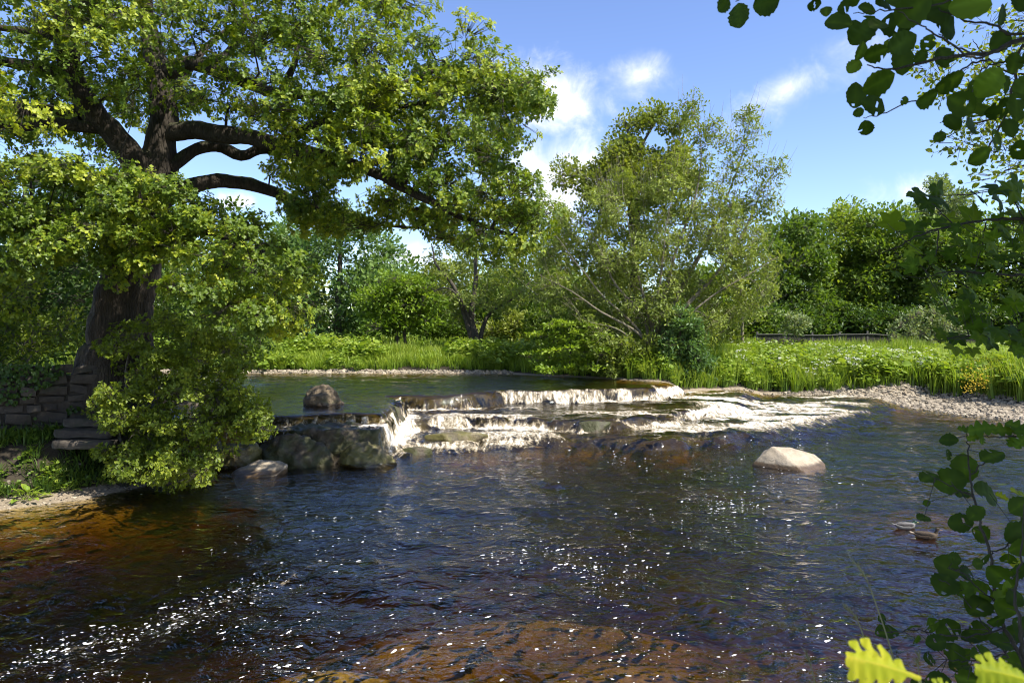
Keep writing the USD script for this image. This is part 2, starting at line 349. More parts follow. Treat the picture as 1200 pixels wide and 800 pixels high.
POLY_M2 = [(-3.6, 19.2), (-2.9, 19.9), (-2.2, 20.15), (-.6, 20.1), (.8, 20.9), (2.7, 21.0), (4.0, 20.5), (5.4, 21.1), (7.8, 22.6), (9.5, 23.6), (11.5, 25.8), (13.2, 27.4), (15.2, 29.6), (18.5, 34), (20, 60), (-4, 60), (-4, 20)]


def sdist(poly, x, y):
    """Signed distance to a polygon's outline, positive inside."""
    sh = shapely.Polygon(poly); shapely.prepare(sh)
    d = shapely.distance(sh.exterior, shapely.points(x, y))
    return np.where(shapely.contains_xy(sh, x, y), d, -d)


def levels(x, y, inset=0.0):
    """Water level, and how much it breaks into foam."""
    q = np.stack([x * 1.1, y * 1.1, np.zeros_like(x)], -1); j = (fbm(q, 3, 5) - .5) * .7; j2 = (fbm(q * 2.2, 3, 9) - .5) * .62
    su, sr, s1, s2 = sdist(POLY_U, x, y) + (j * .5 + j2 * 1.1) * sstep(y, 20, 23) + j * .2, sdist(POLY_R, x, y) + j2 * .15, sdist(POLY_M1, x, y) + j + j2, sdist(POLY_M2, x, y) + j + j2
    su, sr, s1, s2 = su - inset, sr - inset, s1 - inset, s2 - inset
    right = sstep(x, 4, 9)
    fall = lambda s, w: sstep(s, -w, .04)
    jz = fbm(np.stack([x * .8, y * .8, np.full_like(x, 7.7)], -1), 3, 61) - .5
    a = np.stack([1.1 * fall(su, .50 + 1.3 * np.abs(j2) + 1.6 * right), .83 * fall(sr, .18), (.6 + .26 * jz) * fall(s1, .7 + 1.6 * np.abs(j2) + 1.5 * right), (.3 + .22 * jz) * fall(s2, .9 + 1.4 * np.abs(j2) + 1.3 * right)], -1)
    lvl = a.max(-1)
    foam = np.zeros_like(lvl)
    for s, run, amp in ((su, .6, .85), (s1, .6, .85), (s2, .5, .65)):
        out = -s
        f = np.where(out > -.05, np.exp(-np.maximum(out - .55, 0) / run), 0) * (.52 * sstep(out, -.06, .10) + .55 * sstep(out, .18, .42))
        lower = lvl < 1.02
        foam = np.maximum(foam, amp * f * lower)
    gate = fbm(np.stack([x * .55, y * .5, np.full_like(x, 4.2)], -1), 3, 21)
    foam = foam * (0.50 + .68 * sstep(gate, .40, .62))
    foam = np.maximum(foam, .9 * sstep(x, -6.6, -6.1) * (1 - sstep(x, -4.6, -3.9)) * np.exp(-(np.abs(su + .22) / .30) ** 2) * (y < 20) * (.55 + .6 * gate))
    q2 = fbm(np.stack([x * .28, y * 1.3, np.full_like(x, 1.2)], -1), 4, 33)      # streaks running over the right hand rapids
    rap = sstep(x, 5.5, 8) * sstep(s2, -2.2, .2) * (1 - sstep(su, .1, .8)) * sstep(q2, .48, .61)
    foam = np.maximum(foam, .95 * rap)
    q3 = fbm(np.stack([x * .35, y * 1.5, np.full_like(x, 8.2)], -1), 4, 35)
    foam = np.maximum(foam, .82 * sstep(q3, .47, .60) * sstep(s2, -1.1, .0) * (1 - sstep(su, -.1, .2)) * sstep(x, -3.4, -2.4))
    foam = np.maximum(foam, .55 * np.exp(-np.hypot((x + 3.0) / .7, (y - 19.0) / 1.0) ** 2))
    return lvl, np.clip(foam, 0, 1), su, s2


HUMPS = [(-1.4, 8.4, 1.2, .35, .32), (-.3, 9.2, 1.4, .4, .36), (.7, 9.0, .9, .5, .2), (-2.4, 7.5, .9, .35, .40), (-1.6, 7.2, .8, .4, .36), (1.3, 7.8, 1.2, .5, .30), (1.6, 8.8, 1.0, .4, .2), (3.0, 7.2, 1.3, .5, .24), (8.7, 14.6, 2.6, 1.0, .62), (9.6, 13.4, 2.2, .7, .4),
         (-9.3, 13.0, 1.8, .9, .22), (-6.9, 14.9, 1.2, .7, .12), (5.5, 17.5, 2.5, 1.2, .35), (10.5, 18.5, 3.0, 2.0, .45), (.5, 19.2, 2.5, .8, .4), (-1.6, 19.0, 1.2, .6, .3)]


def terrain(x, y):
    x, y = np.asarray(x, float), np.asarray(y, float)
    far = (np.abs(x) > 60) | (y > 62) | (y < -20)
    d = -sdist(RIVER, x, y); lvl, foam, su, s2 = levels(x, y); blvl = levels(x, y, .20)[0]
    # the bed
    base = .66 + .30 * sstep(y, 8.0, 10.5) + .35 * sstep(-x, 1, 5) + .1 * (fbm(np.stack([x * .5, y * .5, x * 0], -1), 3, 2) - .5)
    for hx, hy, sx, sy, amp in HUMPS: base = base - amp * .86 * np.exp(-((x - hx) / sx) ** 2 - ((y - hy) / sy) ** 2)
    base = np.clip(base, .07, 2)
    shelf = .07 + .10 * fbm(np.stack([x * 1.3, y * 1.3, x * 0], -1), 4, 14) + .40 * sstep(su, 1.0, 6.0)
    onshelf = np.maximum(sstep(s2, -1.6, .1), sstep(su, -.5, 0))
    depth = base * (1 - onshelf) + shelf * onshelf
    edge = np.where((x > 7) & (y > 12), .16, .45)
    depth = np.minimum(depth, .02 + edge * np.maximum(-d, 0))
    bed = np.minimum(lvl, blvl) - depth + .16 * (fbm(np.stack([x * 1.1, y * 1.1, x * 0], -1), 2, 91) - .5) * sstep(base, .0, .25) * (1 - onshelf) + .05 * (fbm(np.stack([x * 2.1, y * 2.1, x * 0], -1), 4, 3) - .5)
    # the banks
    dd = np.maximum(d, 0)
    nearleft = sstep(-x, 5.8, 6.8) * (1 - sstep(y, 19.5, 22.5)) * sstep(y, 6, 8)
    camera_side = 1 - sstep(y, 6.0, 10.0)
    bar = sstep(x, 14.5, 16.5) * (1 - sstep(y, 32.2, 34.0)) * sstep(y, 12, 18)
    gen = lvl + np.interp(dd, [0, .4, 1.5, 5, 12, 40, 300], [0, .10, .32, .62, .85, 1.1, 2.2]) * np.where(lvl < .8, 1.45, 1.0)
    leftp = np.interp(dd, [0, .6, 1.0, 1.55, 1.9, 2.5, 2.75, 6, 60], [0, .10, .30, .98, 1.12, 1.2, 2.1, 2.3, 2.8])
    leftp = np.maximum(leftp, lvl * (dd < .3))
    camp = np.interp(dd, [0, .5, 1.6, 2.4, 30], [0, .25, 1.55, 1.9, 2.4])
    barp = lvl + np.interp(dd, [0, 2.8, 3.6, 6, 12, 40], [0, .16, .45, 1.15, 1.6, 2.2])
    land = gen * (1 - bar) + barp * bar
    land = land * (1 - nearleft) + leftp * nearleft
    land = land * (1 - camera_side) + camp * camera_side
    rough = .10 * (fbm(np.stack([x * .9, y * .9, x * 0], -1), 4, 8) - .5) * sstep(dd, .1, 1.5) + .5 * (fbm(np.stack([x * .05, y * .05, x * 0], -1), 3, 6) - .5) * sstep(dd, 8, 40)
    z = np.where(d > 0, land + rough, bed)
    return np.where(far & (d < 0), np.minimum(z, .3), z)


def grid_mesh(xs, ys, z):
    nx, ny = len(xs), len(ys); X, Y = np.meshgrid(xs, ys)
    i, j = np.meshgrid(np.arange(nx - 1), np.arange(ny - 1)); a = j * nx + i
    f = np.stack([a, a + 1, a + nx + 1, a, a + nx + 1, a + nx], -1).reshape(-1, 3)
    return np.stack([X, Y, z], -1).reshape(-1, 3), f


def steps(*spans):
    out = [np.arange(a, b, s) for a, b, s in spans]; return np.concatenate(out + [[spans[-1][1]]])


gx = np.concatenate([-np.geomspace(30, 600, 22)[::-1], steps((-29.6, -13, .4), (-13, 20.5, .17), (20.5, 33, .4)), np.geomspace(34, 600, 20)])
gy = np.concatenate([-np.geomspace(6, 400, 14)[::-1], steps((-5, 3, .5), (3, 40, .16), (40, 60, .5)), np.geomspace(62, 900, 22)])
GX, GY = np.meshgrid(gx, gy); GZ = terrain(GX.ravel(), GY.ravel()).reshape(GX.shape)
DSH = -sdist(RIVER, GX.ravel(), GY.ravel()).reshape(GX.shape)


def ground_material():
    g = NG()
    pos = g('geometry', 'position'); wet = g('attribute', 'fac', attribute='tint')       # tint: 0 river bed .. .5 waterside .. 1 meadow
    n = g('noise_texture', 'fac', vector=pos, scale=1.4, detail=8.0, roughness=.65)
    n2 = g('noise_texture', 'fac', vector=pos, scale=16.0, detail=5.0, roughness=.7)
    vo = g('voronoi_texture', vector=pos, scale=11.0)
    bed = g('rgb_ramp', 'color', fac=g.math('multiply_add', g.math('subtract', n2, .5), .6, n), ramp=[(.25, (.09, .07, .035)), (.5, (.30, .235, .11)), (.75, (.44, .36, .19))])
    bed = g('mix_color', 'result', blend_type='multiply', fac=.55, a=bed, b=g('rgb_ramp', 'color', fac=vo + '.distance', ramp=[(0, (1, 1, 1)), (.6, (.75, .7, .65)), (.9, (.25, .2, .15))]))
    sand = g('rgb_ramp', 'color', fac=n2, ramp=[(.3, (.13, .10, .065)), (.7, (.29, .235, .165))])
    soil = g('rgb_ramp', 'color', fac=n, ramp=[(.3, (.014, .011, .007)), (.6, (.040, .031, .019)), (.8, (.022, .03, .009))])
    turf = g('rgb_ramp', 'color', fac=n2, ramp=[(.3, (.045, .08, .014)), (.7, (.11, .165, .03))])
    shelf = g('rgb_ramp', 'color', fac=n, ramp=[(.3, (.020, .017, .010)), (.7, (.085, .07, .036))])
    bed = g('mix_color', 'result', fac=g.ss(g.math('multiply', wet, -1.0), -.02, .2), a=bed, b=shelf)
    c = g('mix_color', 'result', fac=g.ss(wet, .30, .42), a=bed, b=sand)
    c = g('mix_color', 'result', fac=g.ss(g.math('multiply_add', g.math('subtract', n, .5), .12, wet), .54, .62), a=c, b=soil)
    c = g('mix_color', 'result', fac=g.ss(wet, .8, .95), a=c, b=turf)
    bm = g('bump', 'normal', height=g.math('multiply_add', n2, .5, n), distance=.06)
    return g.mat('ground_look', surface=g('principled_bsdf', 'BSDF', base_color=c, roughness=.9, specular_ior_level=.3, normal=bm))


a = Acc(); v, f = grid_mesh(gx, gy, GZ)
nearleft_m = (GX < -5) & (GY < 21) & (GY > 6)
t = np.where(DSH < 0, np.interp(DSH, [-1, -.0], [0.1, .36]) - .5 * sstep(levels(GX.ravel(), GY.ravel())[0].reshape(GX.shape), .1, .3) * sstep(-DSH, .2, .8), np.interp(DSH, [0, .12, .3, 1.5, 3], [.42, .50, .62, .70, 1.0]))
t = np.where((DSH > 0) & nearleft_m, np.interp(DSH, [0, .45, .65, 4, 9], [.40, .48, .64, .70, .95]), t)
t = np.where((DSH > 0) & (GX > 15) & (GY > 20) & (GY < 34), np.interp(DSH, [0, 2.8, 3.6, 6], [.42, .50, .66, 1.0]), t)
a.add(v, f, t.ravel())
a.put('ground', ground_material(), smooth=True, kind='structure', label='river bed, sandy shore and grassy banks of the valley floor')


# ---------------------------------------------------------------- water
def waves(x, y, foam, amp=1.0):
    rng = np.random.default_rng(4); h = np.zeros_like(x)
    for k in range(26):
        L = .28 * 1.13 ** k if k < 20 else rng.uniform(.5, 1.2); th = rng.normal(-1.9, .75)          # mostly down river, towards the lower left
        kx, ky = 2 * np.pi / L * math.cos(th), 2 * np.pi / L * math.sin(th)
        ph = rng.uniform(0, 6.28) + 5.0 * fbm(np.stack([x / (L * 7), y / (L * 7), np.full_like(x, k * 3.3)], -1), 2, k)
        h += .0038 * L ** .8 * np.sin(kx * x + ky * y + ph)
    calm = .35 + 1.0 * fbm(np.stack([x * .22, y * .3, x * 0], -1), 3, 77)
    q = np.stack([x * 2.6, y * 3.4, x * 0], -1)
    return amp * h * calm + foam * .13 * (fbm(q, 4, 40) - .45)


def water_material():
    g = NG()
    pos = g('geometry', 'position'); foam = g('attribute', 'fac', attribute='tint'); s = g('separate_xyz', vector=pos)
    warp = g('noise_texture', 'color', vector=pos, scale=.55, detail=2.0)
    wp = g('vector_math', 'vector', math_type='multiply_add', vector1=warp, vector2=(.9, .9, 0), vector3=pos)
    mp = g('mapping', 'vector', vector=wp, scale=(1.0, 1.45, .4), rotation=(0, 0, .35))
    r1 = g('noise_texture', 'fac', vector=mp, scale=3.2, detail=2.5, roughness=.5, distortion=.6)
    r2 = g('noise_texture', 'fac', vector=mp, scale=9.5, detail=2.0, roughness=.5, distortion=.4)
    gust = g.ss(g('noise_texture', 'fac', vector=pos, scale=.35, detail=3.0), .35, .7)
    h = g.math('multiply_add', r2, g.math('multiply_add', gust, .28, .12), r1)
    bm = g('bump', 'normal', height=h, strength=1.0, distance=.060)
    fr = g('fresnel', 'fac', IOR=1.5, normal=bm)
    clear = g('transparent_bsdf', 'BSDF', color=(.97, .95, .92))
    gl = g('glossy_bsdf', 'BSDF', color=(1, 1, 1), roughness=.035, distribution='ggx', normal=bm)
    w = g('mix_closure', 'closure', fac=fr, closure1=clear, closure2=gl)
    # white water: threads down the falls, broken lace below them
    f1 = g('noise_texture', 'fac', vector=g('mapping', 'vector', vector=wp, scale=(8.5, 3.2, 1.6)), scale=1.0, detail=5.0, roughness=.65)
    f2 = g('noise_texture', 'fac', vector=g('mapping', 'vector', vector=pos, scale=(9.0, 14.0, 5.0)), scale=1.5, detail=4.0, roughness=.7)
    k = g.math('add', g.math('multiply', f1, .62), g.math('multiply', f2, .38))
    k = g.math('add', g.math('multiply', foam, .95), g.math('multiply', g.math('subtract', k, .5), 2.2))
    mask = g.math('multiply', g.ss(k, .42, 1.0), g.ss(foam, .03, .2))
    fc = g('rgb_ramp', 'color', fac=k, ramp=[(.4, (.22, .165, .08)), (.75, (.46, .38, .25)), (1.0, (.70, .67, .60))])
    fb = g('bump', 'normal', height=f2, distance=.05)
    white = g('principled_bsdf', 'BSDF', base_color=fc, roughness=.55, specular_ior_level=.4, normal=fb)
    surf = g('mix_closure', 'closure', fac=g.math('multiply', mask, .94), closure1=w, closure2=white)
    vol = g('absorption_volume', 'volume', color=(.667, .55, .067), density=2.5)
    return g.mat('water_look', surface=surf, volume=vol)


def lace(x, y):
    """Thin lines of froth carried down river on the pool."""
    out = np.zeros_like(x)
    for line, w, amp in [([(-20, 790), (60, 765), (150, 745), (230, 712), (330, 682), (400, 650)], .30, .40), ([(90, 800), (190, 760), (300, 740), (420, 720)], .4, .28), ([(590, 655), (640, 640), (700, 665)], .4, .36), ([(620, 560), (640, 600), (650, 640)], .8, .20), ([(760, 575), (830, 585), (930, 572)], .6, .36), ([(640, 520), (740, 540), (860, 525), (980, 505)], 1.0, .30), ([(640, 690), (720, 720), (800, 760), (860, 800)], .7, .24)]:
        p = np.array([G(*q)[:2] for q in spline(np.array(line, float), 40)]); d = shapely.distance(shapely.LineString(p), shapely.points(x, y)); out = np.maximum(out, amp * np.exp(-(d / w) ** 2))
    return out


wx = steps((-75, -24, 1.5), (-24, -11, .22), (-11, 12.5, .085), (12.5, 24, .2))
wy = np.concatenate([steps((-24, 3, 1.5)), 3 * 1.0075 ** np.arange(1, 234), steps((17.3, 30.5, .055), (30.5, 40, .12), (40, 52, .8))])
wy = wy[np.concatenate([[True], np.diff(wy) > 1e-4])]
WX, WY = np.meshgrid(wx, wy); x_, y_ = WX.ravel(), WY.ravel()
lv, fo, su_, _s2 = levels(x_, y_)
shore = np.maximum(sdist(RIVER, x_, y_), 0)
WZ = lv + waves(x_, y_, fo, .9) * sstep(shore, 0, .5)
WZ = np.where(sdist(RIVER, x_, y_) < -1.2, np.minimum(WZ, lv - .05), WZ)
top, f = grid_mesh(wx, wy, WZ.reshape(WX.shape))
nx, ny = len(wx), len(wy)
ring = np.concatenate([np.arange(nx), np.arange(1, ny) * nx + nx - 1, (ny - 1) * nx + np.arange(nx - 2, -1, -1), np.arange(ny - 2, 0, -1) * nx])
low = top[ring].copy(); low[:, 2] = -4.0; n0 = len(top); k = np.arange(len(ring)); k2 = (k + 1) % len(ring)
side = np.vstack([np.stack([ring[k], n0 + k, n0 + k2], -1), np.stack([ring[k], n0 + k2, ring[k2]], -1)])
mid = n0 + len(ring); bottom = np.stack([np.full(len(k), mid), n0 + k2, n0 + k], -1)
a = Acc(); a.add(np.vstack([top, low, [[0, 20, -4.0]]]), np.vstack([f, side, bottom]), np.concatenate([np.maximum(fo, lace(x_, y_)), np.zeros(len(ring) + 1)]))
WATER = water_material()
a.put('river_water', WATER, smooth=True, kind='structure', label='peaty brown river water running over low rock ledges with white foam')


def water_z(x, y):
    x, y = np.atleast_1d(np.asarray(x, float)), np.atleast_1d(np.asarray(y, float))
    l, fm, _, _ = levels(x, y); return l + waves(x, y, fm, .9) * sstep(np.maximum(sdist(RIVER, x, y), 0), 0, .5)


def foam_flecks():
    rng = np.random.default_rng(12); pts = []
    bands = [([(-20, 790), (60, 765), (150, 745), (230, 712), (330, 682)], 11, 420), ([(90, 800), (190, 760), (300, 740), (420, 720)], 20, 200), ([(640, 690), (720, 720), (800, 760), (860, 800)], 62, 420), ([(590, 655), (640, 640), (700, 665), (660, 675)], 11, 150),
             ([(700, 640), (800, 620), (950, 590)], 30, 180), ([(300, 800), (420, 775), (560, 745)], 36, 170), ([(960, 760), (1010, 800), (900, 810)], 35, 140), ([(760, 560), (860, 545), (980, 560)], 26, 260), ([(640, 520), (740, 535), (860, 520), (980, 505)], 18, 260),
             ([(330, 640), (430, 640), (540, 640)], 45, 150), ([(820, 585), (880, 595), (930, 575)], 9, 160)]
    for line, w, n in bands:
        c = spline(np.array(line, float), 200)[rng.integers(0, 200, n)] + rng.normal(0, 1, (n, 2)) * [w * 1.6, w * .75]
        c = c[(c[:, 1] > 500) & (c[:, 1] < 830)]
        pts += [G(px, py) for px, py in c]
    pts = np.array(pts)
    keep = fbm(np.stack([pts[:, 0] * 1.5, pts[:, 1] * 1.1, pts[:, 0] * 0], -1), 3, 50) > .40
    pts = pts[keep & (sdist(RIVER, pts[:, 0], pts[:, 1]) > .3)]
    n = len(pts); r = np.clip(rng.lognormal(math.log(.0044), .65, n), .0022, .018) * (1 + .02 * pts[:, 1])
    ang = np.arange(7) * 2 * np.pi / 7
    rad = r[:, None] * rng.uniform(.6, 1.25, (n, 7)); e = rng.uniform(1.3, 2.6, n)[:, None]; rot = rng.normal(.3, .5, n)[:, None]
    lx, ly = np.cos(ang) * rad * e, np.sin(ang) * rad
    v = np.zeros((n, 8, 3)); v[:, :7, 0] = pts[:, :1] + lx * np.cos(rot) - ly * np.sin(rot); v[:, :7, 1] = pts[:, 1:2] + lx * np.sin(rot) + ly * np.cos(rot)
    v[:, 7, :2] = pts[:, :2]; z = water_z(v[:, :, 0].ravel(), v[:, :, 1].ravel()).reshape(n, 8)
    v[:, :, 2] = z + .004; v[:, 7, 2] += .35 * r
    f = np.array([[i, (i + 1) % 7, 7] for i in range(7)])
    a = Acc(); a.add(v.reshape(-1, 3), (np.arange(n)[:, None, None] * 8 + f[None]).reshape(-1, 3), .5)
    g = NG(); m = g.mat('foam_fleck_look', surface=g('principled_bsdf', 'BSDF', base_color=(.60, .595, .57), roughness=.7))
    a.put('foam_flecks', m, kind='stuff', label='white flecks of foam drifting in streaks on the river', cat='foam')


foam_flecks()

# ---------------------------------------------------------------- the great oak on the left bank
def oak():
    rng = np.random.default_rng(21)
    base = P(136, 448, 16.6); gz = float(terrain(base[0], base[1])); base[2] = gz - .25
    T = thing('oak_tree', 'massive spreading oak with thick dark trunk and long limbs reaching over the river', 'tree', (base[0], base[1], gz))
    wood = Acc(); nodes, radii = [], []

    def limb(pts, r, n=None, sides=10, jig=.02, acc=wood):
        p = PL(pts); rr = np.interp(np.linspace(0, 1, len(p)), np.linspace(0, 1, len(r)), r)
        L = np.linalg.norm(np.diff(p, axis=0), axis=1).sum(); n = n or max(6, int(L / .22))
        s = spline(np.c_[p, rr], n); q = s[:, :3]; w = np.maximum(s[:, 3], .01)
        q = q + (fbm(q * 1.3 + 7, 2, len(nodes))[:, None] - .5) * w[:, None] * .5
        v, f = tube(q, w, sides); k = unit(v - np.repeat(q, sides, 0))
        v = v + k * np.repeat(w, sides)[:, None] * (fbm(v * np.array([3.5, 3.5, .9]), 3, 3)[:, None] - .5) * .55
        acc.add(v, f, .5); nodes.append(q); radii.append(w)
    trunk = Acc()
    ground_px = HY + (EYE - base[2]) * F / 16.6
    limb([(134, ground_px, 16.6), (137, 432, 16.6), (140, 405, 16.6), (145, 360, 16.6), (154, 310, 16.6), (165, 258, 16.6), (176, 215, 16.6), (183, 190, 16.6)], [1.05, .82, .70, .64, .62, .58, .52, .45], sides=28, acc=trunk, n=44)
    limb([(183, 196, 16.6), (188, 165, 16.6), (192, 130, 16.55), (190, 95, 16.6), (183, 70, 16.8), (175, 40, 17.1), (170, 5, 17.5), (176, -50, 17.9), (190, -110, 18.1)], [.42, .34, .32, .32, .27, .22, .17, .12, .05], sides=16, acc=trunk)
    for rx, rd, rl in ((88, 15.9, .3), (104, 15.5, .33), (168, 15.6, .3), (185, 16.3, .22), (120, 15.2, .3), (145, 15.1, .25)):   # spreading roots
        q = P(rx, 440, rd); e = np.array([q[0], q[1], float(terrain(q[0], q[1])) - .08]); s0 = base + [0, 0, .95]; mid = (s0 * .45 + e * .55); mid[2] = e[2] + .28
        sp = spline(np.array([s0, mid, e, e + (e - mid) * .8 + [0, 0, -.25]]), 12); trunk.add(*tube(sp, np.linspace(rl * 1.25, .09, 12), 9), .5)
    trunk.put('trunk', M['oak_bark'], T, smooth=True)
    L = [([(176, 232, 16.5), (160, 196, 16.2), (142, 168, 15.9), (111, 135, 15.5), (92, 105, 15.2), (81, 84, 15.0), (77, 52, 14.8), (74, 20, 14.7), (56, -6, 14.5), (30, -60, 14.2), (5, -110, 14)], [.34, .29, .28, .25, .24, .22, .20, .18, .12, .05]),
         ([(82, 88, 15.0), (86, 50, 15.2), (92, 10, 15.4), (108, -50, 15.6), (120, -110, 15.6)], [.17, .15, .11, .05]),
         ([(68, 84, 15.0), (40, 78, 14.7), (0, 72, 14.3), (-60, 62, 13.9), (-130, 60, 13.6)], [.13, .11, .09, .04]),
         ([(98, 136, 15.6), (66, 128, 15.6), (40, 129, 15.7), (0, 123, 15.9), (-60, 118, 16.1), (-140, 120, 16.3)], [.17, .14, .12, .08, .04]),
         ([(122, 152, 15.8), (96, 148, 15.3), (60, 143, 15.0), (25, 150, 14.7), (0, 146, 14.4), (-80, 160, 14)], [.14, .12, .09, .05]),
         ([(70, 46, 14.8), (40, 38, 14.6), (8, 34, 14.3), (-50, 20, 14)], [.10, .08, .04]),
         ([(192, 92, 16.6), (203, 82, 16.5), (226, 74, 16.4), (258, 84, 16.2), (290, 98, 15.9), (325, 110, 15.6), (380, 112, 15.2), (440, 128, 15.0), (500, 120, 14.8)], [.22, .20, .17, .15, .13, .10, .07, .03]),
         ([(224, 75, 16.4), (250, 71, 16.6), (268, 62, 16.8), (284, 34, 17.0), (287, 0, 17.3), (300, -60, 17.6), (330, -120, 17.8)], [.13, .12, .10, .08, .05, .03]),
         ([(196, 156, 16.6), (222, 153, 16.4), (255, 156, 16.1), (295, 162, 15.8), (345, 174, 15.4), (400, 188, 15.0), (445, 206, 14.8), (500, 234, 14.6), (548, 258, 14.5), (600, 276, 14.4)], [.24, .21, .20, .18, .15, .13, .11, .09, .06, .03]),
         ([(196, 196, 16.6), (212, 187, 16.8), (232, 174, 17.0), (258, 172, 17.2), (284, 183, 17.3), (310, 174, 17.4), (352, 186, 17.6), (410, 196, 17.8), (470, 180, 18), (520, 150, 18)], [.19, .17, .15, .14, .13, .12, .10, .07, .03]),
         ([(182, 240, 16.7), (215, 222, 17.1), (252, 212, 17.5), (290, 215, 17.9), (328, 228, 18.2), (352, 240, 18.4), (400, 246, 18.6), (440, 262, 18.8), (500, 268, 19)], [.26, .22, .19, .17, .15, .12, .09, .05, .03]),
         ([(330, 172, 15.5), (360, 150, 15.2), (410, 130, 14.9), (470, 100, 14.7), (530, 80, 14.6), (590, 110, 14.5)], [.11, .09, .07, .03]),
         ([(328, 110, 15.6), (345, 75, 15.5), (352, 45, 15.5), (390, 10, 15.5), (430, -40, 15.5)], [.08, .07, .05, .02]),
         ([(176, 236, 16.4), (190, 250, 15.6), (215, 262, 14.9), (255, 275, 14.3), (310, 295, 13.9)], [.16, .13, .10, .07, .03]),
         ([(160, 275, 16.2), (140, 262, 15.2), (100, 250, 14.4), (50, 252, 13.9), (0, 262, 13.5), (-50, 270, 13.2)], [.16, .13, .10, .07, .03]),
         ([(150, 300, 17.0), (110, 270, 18.2), (60, 250, 19.2), (0, 235, 20)], [.2, .15, .1, .04]),
         ([(186, 180, 17.0), (190, 140, 18.2), (215, 90, 19.3), (260, 40, 20.2), (330, 10, 20.8)], [.22, .18, .13, .08, .04])]
    for pts, r in L:
        acc = Acc(); limb(pts, r, acc=acc); acc.put('limb', M['oak_bark'], T, smooth=True)
    holes = [(252, 196, 50, 15), (410, 225, 32, 18), (55, 50, 14, 12), (272, 240, 36, 12), (205, 62, 12, 10), (355, 172, 16, 8), (300, 75, 15, 12), (120, 165, 14, 26), (192, 140, 16, 60), (100, 120, 14, 16), (78, 60, 10, 40)]
    up = [(-150, -160), (430, -160), (500, -30), (492, 18), (540, 18), (576, 50), (560, 95), (600, 100), (640, 84), (640, 128), (598, 152), (606, 190), (560, 200), (430, 170), (300, 150), (200, 150), (-150, 190)]
    lobe = [(420, 90), (570, 60), (600, 100), (638, 88), (638, 128), (600, 155), (612, 200), (640, 232), (642, 285), (600, 296), (556, 300), (500, 262), (440, 200)]
    under = [(330, 190), (420, 205), (520, 250), (560, 296), (480, 270), (430, 262), (395, 285), (340, 262)]
    low = [(-40, 196), (90, 190), (150, 200), (205, 222), (250, 250), (300, 262), (356, 305), (370, 352), (346, 398), (290, 385), (236, 362), (190, 330), (120, 296), (60, 300), (0, 330), (-40, 330)]
    lowl = [(-60, 250), (40, 245), (110, 262), (90, 300), (30, 345), (0, 400), (-60, 400)]
    A = [sample_px(rng, up, 150, (13.2, 16.0), holes, .62), sample_px(rng, up, 120, (16.0, 18.6), holes[:3], .66), sample_px(rng, up, 60, (18.6, 21.5), holes[:3], .8),
         sample_px(rng, lobe, 85, (13.6, 16.4), (), .5), sample_px(rng, under, 34, (15, 19), holes[1:2], .5), sample_px(rng, low, 95, (12.7, 14.9), holes[:1], .46), sample_px(rng, lowl, 26, (12.6, 14.5), (), .5)]
    A += [sample_px(rng, [(-420, -200), (120, -200), (150, 60), (110, 190), (-40, 200), (-420, 220)], 46, (10.6, 13.4), holes + [(100, 110, 40, 60), (40, 100, 40, 14)], .7), sample_px(rng, [(60, -60), (420, -60), (470, 60), (420, 120), (260, 60), (150, 110), (60, 60)], 40, (12.8, 14.6), holes, .6), sample_px(rng, [(130, 190), (230, 230), (230, 300), (130, 330), (100, 250)], 16, (13, 14.6), (), .5)]
    A += [sample_px(rng, [(0, 105), (185, 105), (180, 190), (0, 190)], 18, (17.4, 19.6), (), .6), sample_px(rng, [(300, 112), (470, 118), (520, 215), (430, 205), (330, 178)], 24, (12.9, 14.3), holes[1:2], .5), sample_px(rng, [(318, 170), (420, 185), (400, 262), (330, 255)], 14, (16.5, 18.5), holes[1:2], .5)]
    C = np.vstack(A); rad = np.concatenate([np.full(len(x), s) for x, s in zip(A, (.66, .70, .8, .56, .5, .5, .5, .62, .6, .5, .6, .5, .5))]) * rng.uniform(.6, 1.25, len(C))
    wood = Acc()
    D = grow(rng, np.vstack(nodes[1:]), np.concatenate(radii[1:]), C, wood, tip_r=.010, k_r=.011, sides=5, wander=.16)
    lv = Acc()
    ct = rng.normal(.0, .12, len(C))
    st, tip, td, idx = clump_tips(rng, C, D, rad, 30, .58)
    sticks(st, tip, .007, .003, wood, .4)
    tip2 = tip; rosettes(lv, rng, tip2, td, 7, .125, T_oak_lo(), .50 + ct[idx])
    wood.put('branches', M['oak_bark'], T, kind='stuff')
    lv.put('crown', M['oak_leaf'], T, kind='stuff')


oak()


# ---------------------------------------------------------------- other trees and bushes
DENSE, BIG = 1.2, 1.5


